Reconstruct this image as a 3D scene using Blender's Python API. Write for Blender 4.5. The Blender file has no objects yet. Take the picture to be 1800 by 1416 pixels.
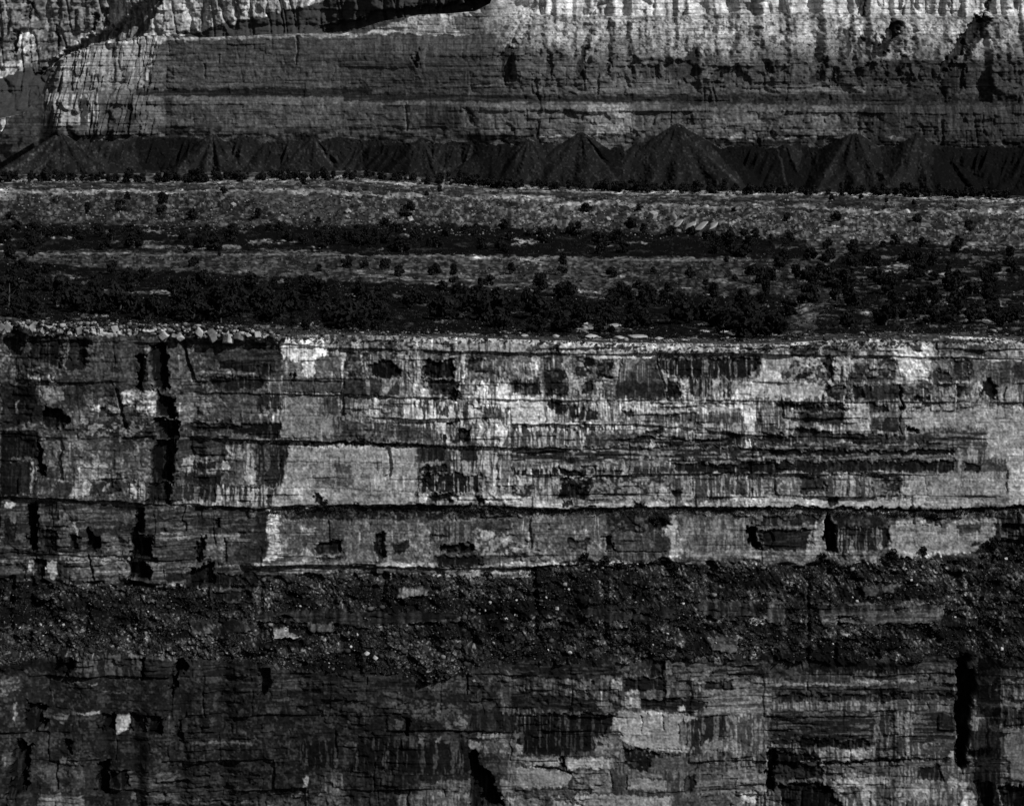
import bpy, math, random, re
import numpy as np
f32 = np.float32
# ---------------------------------------------------------------- camera, world, sun, exposure
S = bpy.context.scene
C = S.collection
FPX = 5400.0            # focal length in photo pixels (1800 wide)
YH = 42.0               # row of the horizon
XL, XR = -450.0, 2250.0    # the land runs on past both edges of the picture
HCAM = 200.0            # camera height
cam_d = bpy.data.cameras.new('camera')
cam_d.sensor_width = 36.0
cam_d.lens = 36.0 * FPX / 1800.0
cam_d.shift_y = -(708.0 - YH) / 1800.0
cam_d.clip_start = 1.0
cam_d.clip_end = 20000.0
cam = bpy.data.objects.new('camera', cam_d); C.objects.link(cam)
cam.location = (0, 0, HCAM)
cam.rotation_euler = (math.radians(90), 0, 0)
S.camera = cam

SUN = np.array([0.60, -0.47, 0.65]); SUN /= np.linalg.norm(SUN)
elev = math.asin(SUN[2]); azim = math.atan2(SUN[0], SUN[1])
W = bpy.data.worlds.new('World'); S.world = W; W.use_nodes = True
nt = W.node_tree; nt.nodes.clear()
sky = nt.nodes.new('ShaderNodeTexSky'); sky.sky_type = 'NISHITA'; sky.sun_disc = False
sky.sun_elevation = elev; sky.sun_rotation = azim
sep = nt.nodes.new('ShaderNodeSeparateColor')      # red-filtered black and white film: red channel of the sky
bg = nt.nodes.new('ShaderNodeBackground'); bg.inputs['Strength'].default_value = 0.075
out = nt.nodes.new('ShaderNodeOutputWorld')
nt.links.new(sky.outputs[0], sep.inputs[0]); nt.links.new(sep.outputs[0], bg.inputs['Color'])
nt.links.new(bg.outputs[0], out.inputs[0])
sl = bpy.data.lights.new('sun', 'SUN'); sl.energy = 5.0; sl.angle = math.radians(0.5); sl.color = (1, 1, 1)
so = bpy.data.objects.new('sun', sl); C.objects.link(so)
from mathutils import Vector
so.rotation_euler = Vector(SUN.tolist()).to_track_quat('Z', 'Y').to_euler()
so.location = (300, 300, 600)
S.view_settings.view_transform = 'Standard'; S.view_settings.look = 'None'
S.view_settings.exposure = 0.0; S.view_settings.gamma = 1.0
S.cycles.max_bounces = 4; S.cycles.diffuse_bounces = 2

# ---------------------------------------------------------------- numpy helpers
RNG = np.random.default_rng(7)
TAB = RNG.random((256, 256)).astype(f32)
def noise(x, y, seed=0):
    x = np.asarray(x, f32) + f32(seed * 17.31); y = np.asarray(y, f32) + f32(seed * 41.77)
    xf = np.floor(x); yf = np.floor(y)
    ix = xf.astype(np.int32); iy = yf.astype(np.int32)
    u = x - xf; v = y - yf
    u = u * u * (3 - 2 * u); v = v * v * (3 - 2 * v)
    x0 = ix & 255; x1 = (ix + 1) & 255; y0 = iy & 255; y1 = (iy + 1) & 255
    a = TAB[y0, x0]; b = TAB[y0, x1]; c = TAB[y1, x0]; d = TAB[y1, x1]
    return (a + (b - a) * u) * (1 - v) + (c + (d - c) * u) * v
def fbm(x, y, seed=0, oc=3):
    s = 0; a = 1.0; t = 0
    for o in range(oc):
        s = s + a * noise(x * 2.03 ** o, y * 2.03 ** o, seed + 5 * o); t += a; a *= 0.55
    return s / t
def sstep(a, b, x):
    t = np.clip((x - a) / (b - a), 0, 1); return t * t * (3 - 2 * t)
def hash2(i, j, seed=0):
    return TAB[(j * 7 + i * 3 + seed * 13) & 255, (i * 11 + j * 5 + seed * 29 + (j >> 3)) & 255]
def curve(pts):
    xs = [p[0] for p in pts]; ys = [p[1] for p in pts]
    return lambda x: np.interp(x, xs, ys)
def lin(g):
    g = np.clip(np.asarray(g, f32), 0, 255) / 255.0
    return np.where(g <= 0.04045, g / 12.92, ((g + 0.055) / 1.055) ** 2.4)

class Canvas:
    """A rock surface laid out on its own face: grey of the rock with some shade painted in, and how deep it is worn back, on a regular grid."""
    def __init__(s, x0, x1, y0, y1, st, seed):
        s.x = np.arange(x0, x1 + .01, st, dtype=f32); s.y = np.arange(y0, y1 + .01, st, dtype=f32)
        s.st = st; s.streak = 0; s.X, s.Y = np.meshgrid(s.x, s.y); s.seed = seed
        s.tone = np.full(s.X.shape, 60, f32); s.rec = np.zeros(s.X.shape, f32)
        s.wx = (fbm(s.X / 14, s.Y / 14, seed + 1) - .5) * 11 + (fbm(s.X / 4, s.Y / 5, seed + 2, 2) - .5) * 6
        s.ws = (noise(s.X / 2.4, s.Y / 70, seed + 7) - .5) * 16 + (noise(s.X / 6, s.Y / 90, seed + 8) - .5) * 12
        s.wy = (fbm(s.X / 14, s.Y / 12, seed + 3) - .5) * 9 + (fbm(s.X / 4, s.Y / 4, seed + 4, 2) - .5) * 5
    def bbox(s, P, m):
        i0 = max(0, int((P[:, 0].min() - m - s.x[0]) / s.st)); i1 = min(len(s.x), int((P[:, 0].max() + m - s.x[0]) / s.st) + 2)
        j0 = max(0, int((P[:, 1].min() - m - s.y[0]) / s.st)); j1 = min(len(s.y), int((P[:, 1].max() + m - s.y[0]) / s.st) + 2)
        return (slice(j0, j1), slice(i0, i1)) if i1 > i0 and j1 > j0 else None
    def sd(s, P, sl, rag, closed=True, st=0):
        X = s.X[sl] + s.wx[sl] * rag; Y = s.Y[sl] + s.wy[sl] * rag + s.ws[sl] * st
        n = len(P); best = np.full(X.shape, 1e9, f32); ins = np.zeros(X.shape, bool)
        for k in range(n if closed else n - 1):
            ax, ay = P[k]; bx, by = P[(k + 1) % n]
            ex, ey = bx - ax, by - ay; L = ex * ex + ey * ey + 1e-9
            t = np.clip(((X - ax) * ex + (Y - ay) * ey) / L, 0, 1)
            best = np.minimum(best, (X - ax - t * ex) ** 2 + (Y - ay - t * ey) ** 2)
            if closed and ay != by:
                c = ((ay > Y) != (by > Y)) & (X < (bx - ax) * (Y - ay) / (by - ay) + ax)
                ins ^= c
        d = np.sqrt(best)
        return np.where(ins, d, -d) if closed else d
    def mix(s, sl, mode, frac, seed):
        X = s.X[sl]; Y = s.Y[sl]
        if mode == 'v':
            n = .6 * noise((X + s.wx[sl] * .25) / 2.6, Y / 34, seed) + .4 * noise((X + s.wx[sl] * .4) / 7, Y / 40, seed + 1) + .25 * noise(X / 3, Y / 5, seed + 2)
        elif mode == 'h':
            n = .6 * noise(X / 34, (Y + s.wy[sl] * .25) / 2.4, seed) + .3 * noise(X / 9, Y / 4, seed + 1) + .2 * noise(X / 3, Y / 3, seed + 2)
        elif mode == 'r':
            n = .6 * noise(X / 3.4, Y / 3, seed) + .5 * noise(X / 8, Y / 7, seed + 1)
        else:
            n = .6 * fbm(X / 13, Y / 11, seed, 3) + .35 * noise(X / 3.5, Y / 3.5, seed + 3)
        th = np.quantile(n[::2, ::2], 1 - frac) if n.size > 8 else .5
        return sstep(th - .07, th + .07, n)
    def poly(s, P, t, t2=None, mode='n', frac=.4, rag=1.0, soft=1.3, depth=0):
        P = np.asarray(P, float); sl = s.bbox(P, 14)
        if sl is None: return
        s.seed += 3
        hp = P[:, 1].max() - P[:, 1].min()
        st = s.streak * min(1, hp / 22) * (1.0 if mode == 'v' and t2 is not None else .45 if mode != 'h' else .1)
        if depth: st = 0
        d = s.sd(P, sl, rag, True, st)
        m = sstep(-soft, soft, d)
        if t is not None:
            tt = t if t2 is None else t + (t2 - t) * s.mix(sl, mode, frac, s.seed % 97 + 20)
            s.tone[sl] += (tt - s.tone[sl]) * m
        if depth: s.rec[sl] = np.maximum(s.rec[sl], sstep(-2.5, 4.5 if depth < 4 else 3.5, d) * depth)
    def line(s, P, w, t=None, depth=0, rag=.6):
        P = np.asarray(P, float); sl = s.bbox(P, w + 8)
        if sl is None: return
        m = 1 - sstep(w * .3, w * .75 + .6, s.sd(P, sl, rag, False))
        m = m * (0.55 + .45 * noise(s.X[sl] / 9, s.Y[sl] / 9, s.seed % 50))
        if t is not None: s.tone[sl] += (t - s.tone[sl]) * m
        if depth: s.rec[sl] = np.maximum(s.rec[sl], m * depth)
    def text(s, txt, ox, oy, sc):
        for ln in txt.strip().splitlines():
            ln = ln.strip()
            if not ln or ln[0] == '#': continue
            head, co = ln.split(':')
            v = [float(q) for q in re.split(r'[ ,]+', co.strip())]
            if len(v) == 4 and head[0] not in 'cl': v = [v[0], v[1], v[2], v[1], v[2], v[3], v[0], v[3]]
            P = [(ox + v[i] / sc, oy + v[i + 1] / sc) for i in range(0, len(v) - 1, 2)]
            h = head.split()
            if h[0] == 'c': s.line(P, float(h[1]) / sc, depth=float(h[2]) if len(h) > 2 else 1.6); continue
            if h[0] == 'l': s.line(P, float(h[1]) / sc, t=float(h[2])); continue
            depth = 0
            if h[0][0] == 's': depth = float(h[0][1:]); h = h[1:]  # recess patches: depth, and in most a painted shade tone
            g = re.match(r'(\d+)(?:/(\d+)([vhnr]?)(\.\d+)?)?', h[0])
            t2 = float(g[2]) if g[2] else float(g[1]) + 20 if depth else None
            s.poly(P, float(g[1]), t2, g[3] or ('v' if depth and not g[2] else 'n'), float(g[4] or (.3 if depth and not g[2] else .4)), depth=depth, rag=1.5 if depth else 1.0)

def beds(X, Y, seed, tmin, tmax, wmin, wmax, wave):
    """Bedding planes and joints: returns bed id, depth 0..1 of each bed, of each block, and closeness to a crack (in px)."""
    r = np.random.default_rng(seed)
    b = [float(Y.min()) - 40]
    while b[-1] < Y.max() + 40: b.append(b[-1] + r.uniform(tmin, tmax) * r.choice([.6, 1, 1, 1.5]))
    b = np.array(b, f32)
    yw = Y + (fbm(X / 260, Y / 400, seed) - .5) * wave * 2 + (noise(X / 30, Y / 90, seed + 1) - .5) * wave * .25
    i = np.clip(np.searchsorted(b, yw.ravel()).reshape(Y.shape), 1, len(b) - 1)
    top = b[i - 1]; bot = b[i]
    n = len(b) + 1
    bw = r.uniform(wmin, wmax, n).astype(f32); bo = r.uniform(0, 50, n).astype(f32); bd = r.random(n).astype(f32)
    xw = X + (noise(X / 20, Y / 14, seed + 2) - .5) * 7
    q = xw / bw[i] + bo[i]; q = q + .35 * (noise(q * 1.3, i * 3.7, seed + 4) - .5)
    k = np.floor(q); fr = q - k
    hx = hash2(k.astype(np.int64), i.astype(np.int64), seed)
    ev = np.minimum(yw - top, bot - yw); eh = np.minimum(fr, 1 - fr) * bw[i]
    return i, bd[i], hx, ev, eh

# ---------------------------------------------------------------- materials
def mat_attr(name, micro=0.25, scale=1.2, bump=0.0):
    m = bpy.data.materials.new(name); m.use_nodes = True
    n = m.node_tree.nodes; l = m.node_tree.links
    p = n['Principled BSDF']; p.inputs['Roughness'].default_value = 1.0
    p.inputs['Specular IOR Level'].default_value = 0.0
    a = n.new('ShaderNodeAttribute'); a.attribute_name = 'grey'
    tc = n.new('ShaderNodeTexCoord')
    nz = n.new('ShaderNodeTexNoise'); nz.inputs['Scale'].default_value = scale; nz.inputs['Detail'].default_value = 4
    l.new(tc.outputs['Object'], nz.inputs['Vector'])
    mr = n.new('ShaderNodeMapRange'); mr.inputs['From Min'].default_value = .3; mr.inputs['From Max'].default_value = .7
    mr.inputs['To Min'].default_value = 1 - micro; mr.inputs['To Max'].default_value = 1 + micro
    l.new(nz.outputs['Fac'], mr.inputs['Value'])
    mu = n.new('ShaderNodeMath'); mu.operation = 'MULTIPLY'
    l.new(a.outputs['Fac'], mu.inputs[0]); l.new(mr.outputs[0], mu.inputs[1])
    l.new(mu.outputs[0], p.inputs['Base Color'])
    return m
def mat_plain(name, g, var=.3, scale=.8):
    m = bpy.data.materials.new(name); m.use_nodes = True
    n = m.node_tree.nodes; l = m.node_tree.links
    p = n['Principled BSDF']; p.inputs['Roughness'].default_value = 1.0; p.inputs['Specular IOR Level'].default_value = 0.0
    tc = n.new('ShaderNodeTexCoord'); nz = n.new('ShaderNodeTexNoise'); nz.inputs['Scale'].default_value = scale
    nz.inputs['Detail'].default_value = 5; l.new(tc.outputs['Object'], nz.inputs['Vector'])
    cr = n.new('ShaderNodeMapRange'); cr.inputs['From Min'].default_value = .35; cr.inputs['From Max'].default_value = .65
    cr.inputs['To Min'].default_value = g * (1 - var); cr.inputs['To Max'].default_value = g * (1 + var)
    l.new(nz.outputs['Fac'], cr.inputs['Value']); l.new(cr.outputs[0], p.inputs['Base Color'])
    return m
ROCK = mat_attr('weathered_rock'); SOIL = mat_attr('dry_soil', .3, .9)
LEAF = mat_plain('juniper_foliage', .012, .5, .9)
LEAF2 = mat_plain('scrub_foliage', .02, .5, .5)
BARK = mat_plain('juniper_bark', .05)
BOULD = mat_plain('pale_limestone', .24, .5, .9)

def mesh_from(name, co, faces, grey=None, mat=None):
    me = bpy.data.meshes.new(name)
    co = np.ascontiguousarray(co, f32).reshape(-1, 3); faces = np.ascontiguousarray(faces, np.int32)
    nv = len(co); nf, k = faces.shape
    me.vertices.add(nv); me.vertices.foreach_set('co', co.ravel())
    me.loops.add(nf * k); me.loops.foreach_set('vertex_index', faces.ravel())
    me.polygons.add(nf); me.polygons.foreach_set('loop_start', np.arange(0, nf * k, k, dtype=np.int32))
    me.update(calc_edges=True)
    if grey is not None:
        a = me.attributes.new('grey', 'FLOAT', 'POINT'); a.data.foreach_set('value', np.ascontiguousarray(grey, f32).ravel())
    if mat: me.materials.append(mat)
    return me
def grid_faces(h, w):
    i = np.arange(h * w, dtype=np.int32).reshape(h, w)
    return np.stack([i[:-1, :-1], i[1:, :-1], i[1:, 1:], i[:-1, 1:]], -1).reshape(-1, 4)
def add(name, me, parent=None, **props):
    o = bpy.data.objects.new(name, me); C.objects.link(o)
    if parent: o.parent = parent
    for k, v in props.items(): o[k] = v
    return o
def place(px, py, Yd):
    """A point of the land at distance Yd."""
    return (px - 900) * Yd / FPX, Yd, HCAM + (YH - py) * Yd / FPX
def albedo(tone, K):
    return np.clip(lin(tone) / K, .004, .78)
# ---------------------------------------------------------------- the near canyon wall
RIM = curve([(-140, 562), (0, 566), (30, 572), (130, 575), (280, 578), (400, 583), (480, 590), (600, 590), (760, 593), (900, 597),
             (1000, 600), (1060, 603), (1150, 606), (1250, 606), (1330, 607), (1420, 602), (1560, 596), (1600, 591), (1700, 593), (1800, 597), (1940, 600)])
FOOT = curve([(-140, 1015), (0, 1018), (120, 1022), (250, 1025), (330, 1030), (450, 1018), (600, 1010), (700, 1012), (900, 1005), (960, 995), (1040, 985),
              (1180, 988), (1400, 992), (1460, 985), (1540, 985), (1580, 972), (1650, 978), (1720, 974), (1760, 952), (1940, 930)])
LOWTOP = curve([(-140, 1185), (0, 1180), (110, 1155), (250, 1152), (420, 1165), (560, 1185), (760, 1195), (900, 1165), (1100, 1165), (1300, 1155), (1400, 1160),
                (1600, 1165), (1700, 1150), (1800, 1165), (1940, 1170)])
NW = Canvas(XL, XR, 520, 1580, 1.25, 11)
SC = 1800 / 460
NW.streak = .5
NW.tone[:] = 50
X, Y = NW.X, NW.Y
foot = FOOT(X) + (noise(X / 22, X * 0, 3) - .5) * 14; low = LOWTOP(X) + (noise(X / 30, X * 0 + 4, 4) - .5) * 16
slope_m = sstep(-3, 3, Y - foot) * (1 - sstep(-3, 3, Y - low))
NW.poly([(-500, 540), (470, 560), (470, 1020), (-500, 1020)], 46, 75, 'n', .35)
NW.poly([(470, 600), (2300, 580), (2300, 890), (470, 890)], 68, 110, 'v', .4)
NW.poly([(470, 890), (2300, 890), (2300, 1000), (470, 1010)], 60, 85, 'n', .4)
# debris slope and gorge wall
NW.tone += (np.where(noise(X / 3.2, Y / 2.6, 77) > .62, 52, 27) - NW.tone) * sstep(-4, 4, Y - foot)
dg = .6 * noise((X - .7 * Y) / 3.2, (Y + .7 * X) / 11, 78) + .4 * noise((X - .7 * Y) / 7, (Y + .7 * X) / 20, 79)
NW.tone += (np.where(dg > .56, 50, 24) * (.25 + 1.5 * sstep(.25, .75, fbm(X / 55, Y / 22, 76, 3))) - NW.tone) * sstep(-4, 4, Y - foot) * .85
NW.poly([(-500, 1170), (900, 1200), (900, 1600), (-500, 1600)], 22, 42, 'n', .35)
NW.poly([(880, 1190), (2300, 1170), (2300, 1600), (880, 1600)], 40, 68, 'v', .45)
T_A = '''

120/40r: 0,20 90,10 80,90 30,130 0,180
110/60n: 0,270 55,260 55,350 0,380
110/25r.35: 0,40 1080,40 1080,115 0,110
105/25r.3: 1090,70 1800,90 1800,160 1090,130
s2 26: 20,110 100,80 150,110 140,260 30,260
75/45v: 150,100 200,100 190,230 150,230
s2 22: 205,110 440,110 440,330 205,270
70/25v: 400,120 470,120 470,290 430,290
30: 470,130 600,130 590,350 470,350
s2 18: 530,130 600,150 600,330 540,300
64/42n: 600,130 760,130 800,520 600,520
62/44n: 760,160 980,140 960,460 800,460
s7 14: 960,250 1002,245 978,470 942,470
66/50n: 985,260 1050,260 1060,480 980,470
s7 18: 1030,190 1140,170 1165,480 1070,490
66/48n: 1150,140 1250,140 1300,430 1160,430
c 18 4: 1250,150 1280,280 1325,420
52/36h: 1340,160 1800,160 1800,290 1400,290
18/32h: 1500,290 1800,290 1800,370 1520,350
l 9 95: 1340,375 1800,380
s1 26/50v.2: 1340,400 1800,400 1800,490 1550,490 1400,430
24/36n: 0,440 240,440 300,700 0,760
18: 130,460 250,460 250,560 130,560
80: 105,560 125,560 120,660 100,660
140/90n.3: 215,400 265,380 270,430 225,430
150/100n.3: 330,440 345,370 360,420 385,370 390,430 415,470 370,480 330,450
112/85n: 300,490 430,480 430,560 360,580 310,560
44/30n: 430,480 580,470 590,600 440,600
s4 12: 310,590 420,640 500,690 420,750 300,760 260,700
92/60n: 480,630 570,630 620,720 500,720
95/65n: 590,550 800,540 840,640 650,620 600,590
150: 645,590 695,590 690,640 650,630
s2 25: 695,590 740,600 730,640 700,640
c 16 4: 810,480 830,600 865,740
145/90n.4: 850,490 1080,490 1080,660 960,640 840,570
52: 850,600 930,600 920,700 860,690
s6 15: 1090,500 1200,560 1220,680 1100,660
84/62h.4: 1200,510 1450,510 1460,690 1240,690
68/52n: 1450,510 1760,510 1750,700 1460,690
l 12 105: 1475,540 1560,610
45/70v.3: 1760,510 1880,510 1870,700 1760,700
38/92r.35: 560,700 1070,700 1060,830 600,800
s7 14: 1070,680 1230,690 1230,830 1080,820
s7 14: 1060,830 1200,830 1170,960 1050,960
s1 20/45h.25: 1200,720 1800,720 1800,800 1250,760
80/40h: 1240,690 1460,700 1470,720 1240,715
80/40h: 1200,810 1700,820 1700,832 1200,830
88/58n.4: 250,790 600,790 620,960 300,960
18/34v.3: 0,780 240,780 300,960 0,960
100/60v: 1560,860 1720,850 1720,960 1560,960
46/30h: 1230,840 1550,840 1550,960 1200,960
'''
T_B = '''
90/45n.5: 180,90 500,90 1240,120 1800,140 1800,220 1000,210 500,140
120/90v: 1080,150 1240,150 1240,210 1090,200
112/70v.3: 1240,130 1800,140 1800,225 1240,215
105/60n: 0,80 130,90 160,160 0,165
46/26h.4: 0,170 170,180 180,400 0,400
s1 20: 0,320 110,320 110,390 0,390
198/150v.3: 170,140 480,140 500,250 440,260 400,390 320,390 240,270 180,270 165,200
95/75n: 180,290 320,300 320,400 200,400
82/66n: 410,270 600,250 600,400 400,400
62/50n: 180,410 600,410 600,510 350,520 180,500
s2 12: 235,375 262,375 250,480 240,470
140: 590,230 615,230 610,310 595,310
120: 595,410 612,410 590,470
36/75n.4: 610,230 780,230 780,400 620,400
130/60v: 720,240 770,330 760,360 740,330
s1.6 12: 790,320 870,290 980,300 990,400 780,400
120/55n: 890,220 1020,230 1010,330 980,330
70/120v: 1010,230 1140,240 1140,360 1010,360
60/95n: 1190,230 1360,220 1280,280 1160,280
s1.6 12: 1150,290 1280,290 1370,260 1370,400 1150,410
78/50n: 1440,230 1720,230 1720,420 1450,420
160: 1418,225 1440,225 1432,440 1422,440
s1 30: 1460,250 1560,260 1560,300 1470,300
70/115v: 1720,230 1800,230 1800,420 1700,420
45/30n: 610,410 830,410 830,530 610,530
90: 740,420 780,420 780,530 750,530
45: 780,420 880,420 830,500
100: 840,530 940,410 960,400 900,490 870,530
40: 900,500 980,420 980,530 900,530
100/70v: 990,420 1060,420 1060,520 1000,530
125: 1085,430 1120,440 1110,520 1080,520
155: 1130,480 1170,480 1200,550 1120,540
s2 28/50n.2: 1170,420 1390,420 1400,540 1200,520
s2 12: 1330,490 1390,490 1380,550 1330,550
182/90v.35: 1550,430 1740,400 1740,560 1800,560 1800,600 1500,600 1480,540
c 6 1: 180,510 600,520 900,540
30/80v.3: 0,530 170,530 170,640 0,640
105/60n: 20,650 80,640 100,700 0,690
s1 16/40v.2: 0,720 170,730 160,820 0,820
100/60h: 0,820 100,820 100,850 0,850
100/120n.4: 180,530 560,540 560,660 450,660 180,650
62/95v: 400,540 720,550 720,690 450,660
100/160v.4: 720,550 1100,550 1100,730 760,700
60/90v: 850,560 1020,560 1020,680 880,680
50/165v.5: 1100,560 1560,600 1560,720 1240,720 1100,700
165/60v.4: 1140,690 1240,710 1240,760 1150,750
178/130n: 1240,660 1320,660 1310,790 1250,780
175/70v.4: 1560,600 1800,600 1800,720 1560,720
55/90v.2: 1560,600 1700,610 1690,690 1570,690
110/92n.4: 180,650 430,660 530,700 520,810 170,820
138/115n: 440,700 520,690 520,800 430,800
46/72n.35: 560,700 1130,740 1260,840 560,840
36/150v.35: 1260,790 1500,800 1480,860 1270,850
s2 24: 1400,760 1470,770 1460,850 1400,850
s2 18: 1330,710 1360,710 1360,740 1330,740
160: 1525,620 1560,620 1550,700 1570,860 1520,860 1540,720
80/155v.4: 1570,720 1800,720 1800,860 1580,860
195/150v.2: 1650,730 1740,720 1690,860 1670,860
s1 28/60h.3: 0,850 560,840 800,850 1300,870 1300,885 0,885
150/110v.4: 230,870 910,885 1110,890 1110,960 220,960
30/45v: 0,860 220,870 220,960 0,960
28/42v.3: 1120,885 1310,885 1310,960 1120,960
48/125v.4: 1310,885 1800,880 1800,960 1310,960
'''
T_C = '''
112/60n.35: 0,140 300,130 590,150 600,180 1000,190 1700,200 1700,240 0,240
135/100n: 330,170 590,170 580,240 340,240
122/80v.3: 600,180 990,180 990,250 610,250
s2 20: 300,170 325,170 320,240 300,240
78/112n.4: 0,240 210,240 200,520 0,520
28/70v.3: 0,400 200,420 200,520 0,520
26/60n.3: 210,260 370,240 380,530 230,530
64: 270,250 340,250 340,340 280,330
128/85n: 340,250 400,260 430,410 370,400
30/90n.4: 440,260 500,260 560,400 430,400
s1 15: 495,270 575,270 575,330 500,330
18/60n.2: 580,300 700,290 700,410 580,410
160/110n: 560,245 985,250 985,275 560,275
88/80n: 780,275 890,280 880,430 790,430
66/48n: 890,270 1000,270 1060,550 720,550 740,440 780,430
46/35n: 720,430 1040,440 1050,550 720,550
c 8 2: 985,250 1030,400 1070,560
120/100n: 1010,340 1075,380 1080,430 1040,430
60/112r.45: 430,410 700,410 700,540 420,540
s1 22: 480,440 560,430 540,520 480,510
125/80n: 400,420 470,430 460,490 400,480
s1.5 24/80v.25: 1010,265 1700,265 1700,330 1600,410 1160,410 1080,400 1010,320
90/55n: 1000,240 1700,240 1700,265 1010,290
s1 18/40n.2: 1080,440 1160,440 1160,550 1060,550
165/130v: 1160,430 1220,430 1210,550 1160,550
95/35v: 1220,420 1560,420 1540,550 1220,550
140/90v: 1390,420 1430,420 1420,540 1390,540
182/120n.3: 0,500 200,540 230,600 220,710 0,720
178/150n: 50,530 190,530 150,700 70,700
120/60r: 200,540 1060,560 1060,600 680,600 230,580
s1 22/50n.2: 250,560 390,580 370,680 250,610
28/120v.2: 390,590 600,630 580,700 400,690
130/82n.4: 580,570 1640,570 1640,640 1180,670 980,690 880,640 680,640
s1 30: 740,610 800,620 860,680 820,690
168: 0,710 460,715 460,730 0,725
135/80n: 460,690 770,700 770,715 460,718
45/150v.5: 0,725 770,730 760,770 400,780 0,770
56/112v.35: 0,770 400,780 400,880 0,880
165/80v: 420,740 470,740 500,860 470,850
45/78n.35: 500,790 960,800 960,870 500,880
55/80v.3: 880,660 1600,650 1600,720 880,720
75/115n.35: 900,720 1400,720 1400,790 900,790
s1 25: 920,770 1000,765 1040,800 920,805
s1 22/60h.3: 700,815 1800,830 1800,880 1100,880 700,840
28/75v.3: 1480,780 1610,790 1610,870 1480,860
95/55n: 1660,590 1800,600 1800,660 1680,650
30/50h: 1680,680 1800,690 1800,740 1690,740
172/115v.35: 1600,580 1660,580 1680,700 1670,880 1620,880 1610,700 1580,640
150: 955,855 990,855 985,880 960,880
s1 30/78h.4: 0,885 1800,885 1800,960 0,960
172/140v: 1720,240 1830,240 1830,550 1600,550 1640,460 1700,400
172/130n: 1560,450 1700,410 1700,550 1520,550
'''
T_D = '''
115/40h.45: 0,150 850,130 1050,100 1560,120 1800,140 1800,180 900,180 0,220
160/130v: 0,240 180,240 190,340 130,370 140,420 430,460 430,550 0,560
178/155n: 0,350 130,360 140,430 0,430
30/74n.3: 180,190 390,200 380,270 190,250
112/50n: 200,260 440,260 420,440 150,430
s1 22: 230,370 330,370 300,410 230,405
72/45n: 430,170 600,160 590,270 440,260
s1.5 20: 440,270 500,270 480,440 440,420
125/50v: 495,270 600,270 600,440 490,440
100/60n: 600,170 920,150 920,270 600,270
115: 540,280 700,270 700,320 540,320
38/82n: 600,320 920,270 930,430 600,440
170/130n: 900,160 970,170 1080,240 1110,170 1180,180 1150,440 1000,430 980,360 930,350
190: 980,348 1150,348 1150,362 980,362
45: 1000,170 1100,180 1080,230 1010,200
95/70n: 1160,270 1290,280 1290,350 1160,350
s1 38: 1170,370 1290,360 1320,440 1190,440
105/60n: 1180,180 1340,170 1420,240 1200,260
45: 1420,180 1540,180 1530,250 1430,250
160: 1320,258 1480,262 1480,272 1320,270
s1 36/60n: 1300,280 1430,290 1430,430 1310,430
78/50n: 1430,280 1540,280 1540,430 1430,430
118/70n: 1540,150 1800,160 1800,270 1540,270
165: 1540,275 1800,275 1800,286 1540,286
55/75n: 1560,290 1710,290 1700,440 1550,440
85/60n: 1710,290 1830,290 1830,430 1710,430
45: 1730,300 1830,310 1830,420 1730,410
s1 25/60n.3: 440,460 600,460 600,560 440,550
90/60v: 540,500 600,480 600,560 540,560
s1 22/45n.2: 610,460 710,460 700,550 610,560
45/25n: 710,460 950,460 950,560 710,560
s4 12: 955,450 980,470 970,650 945,640
52/90n: 980,460 1260,460 1160,560 990,560
s1 25: 1040,520 1160,530 1150,570 1050,560
105/60v: 1260,460 1325,460 1325,570 1160,570
72/125v: 1330,460 1540,450 1480,570 1330,570
30: 1335,470 1430,460 1390,490 1340,560
s2 22: 1480,560 1530,440 1550,400 1620,450 1620,560 1580,560 1530,500
125/95v: 1620,450 1670,450 1660,570 1610,570
25: 1660,460 1680,460 1670,560 1655,560
120/100n: 1680,450 1760,450 1760,560 1680,570
80/40n: 0,560 140,570 110,620 0,600
s1 25/64v.25: 130,580 560,590 560,640 130,630
s1 20: 740,580 870,600 870,650 750,630
105/80n: 980,580 1800,580 1800,620 980,630
142/118n: 980,650 1440,620 1830,610 1830,740 1540,740 1100,750 990,740
40/60n.3: 270,640 560,650 560,740 270,720
70/110v: 0,640 270,650 240,800 0,800
128/105n: 570,580 720,570 750,770 600,770 570,650
35/50n: 760,700 940,700 940,780 760,760
120/90n: 750,650 940,650 930,690 760,690
138/118n: 1540,620 1830,620 1830,960 1540,960
s1 38: 220,740 420,780 900,800 1000,850 700,850 240,850
s1 16: 620,840 980,850 900,865 640,860
s1 25/60v.2: 0,790 230,800 230,860 0,850
84/40h: 0,860 1540,860 1540,900 0,900
s1 20/40h.2: 0,905 1320,905 1320,935 0,935
55/94h: 1000,790 1540,760 1540,900 1000,860
s1 25: 1090,845 1230,850 1220,865 1100,862
s2 22: 990,740 1080,760 1060,785 1000,780
c 8 1.5: 960,650 945,740 960,800
'''
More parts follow.
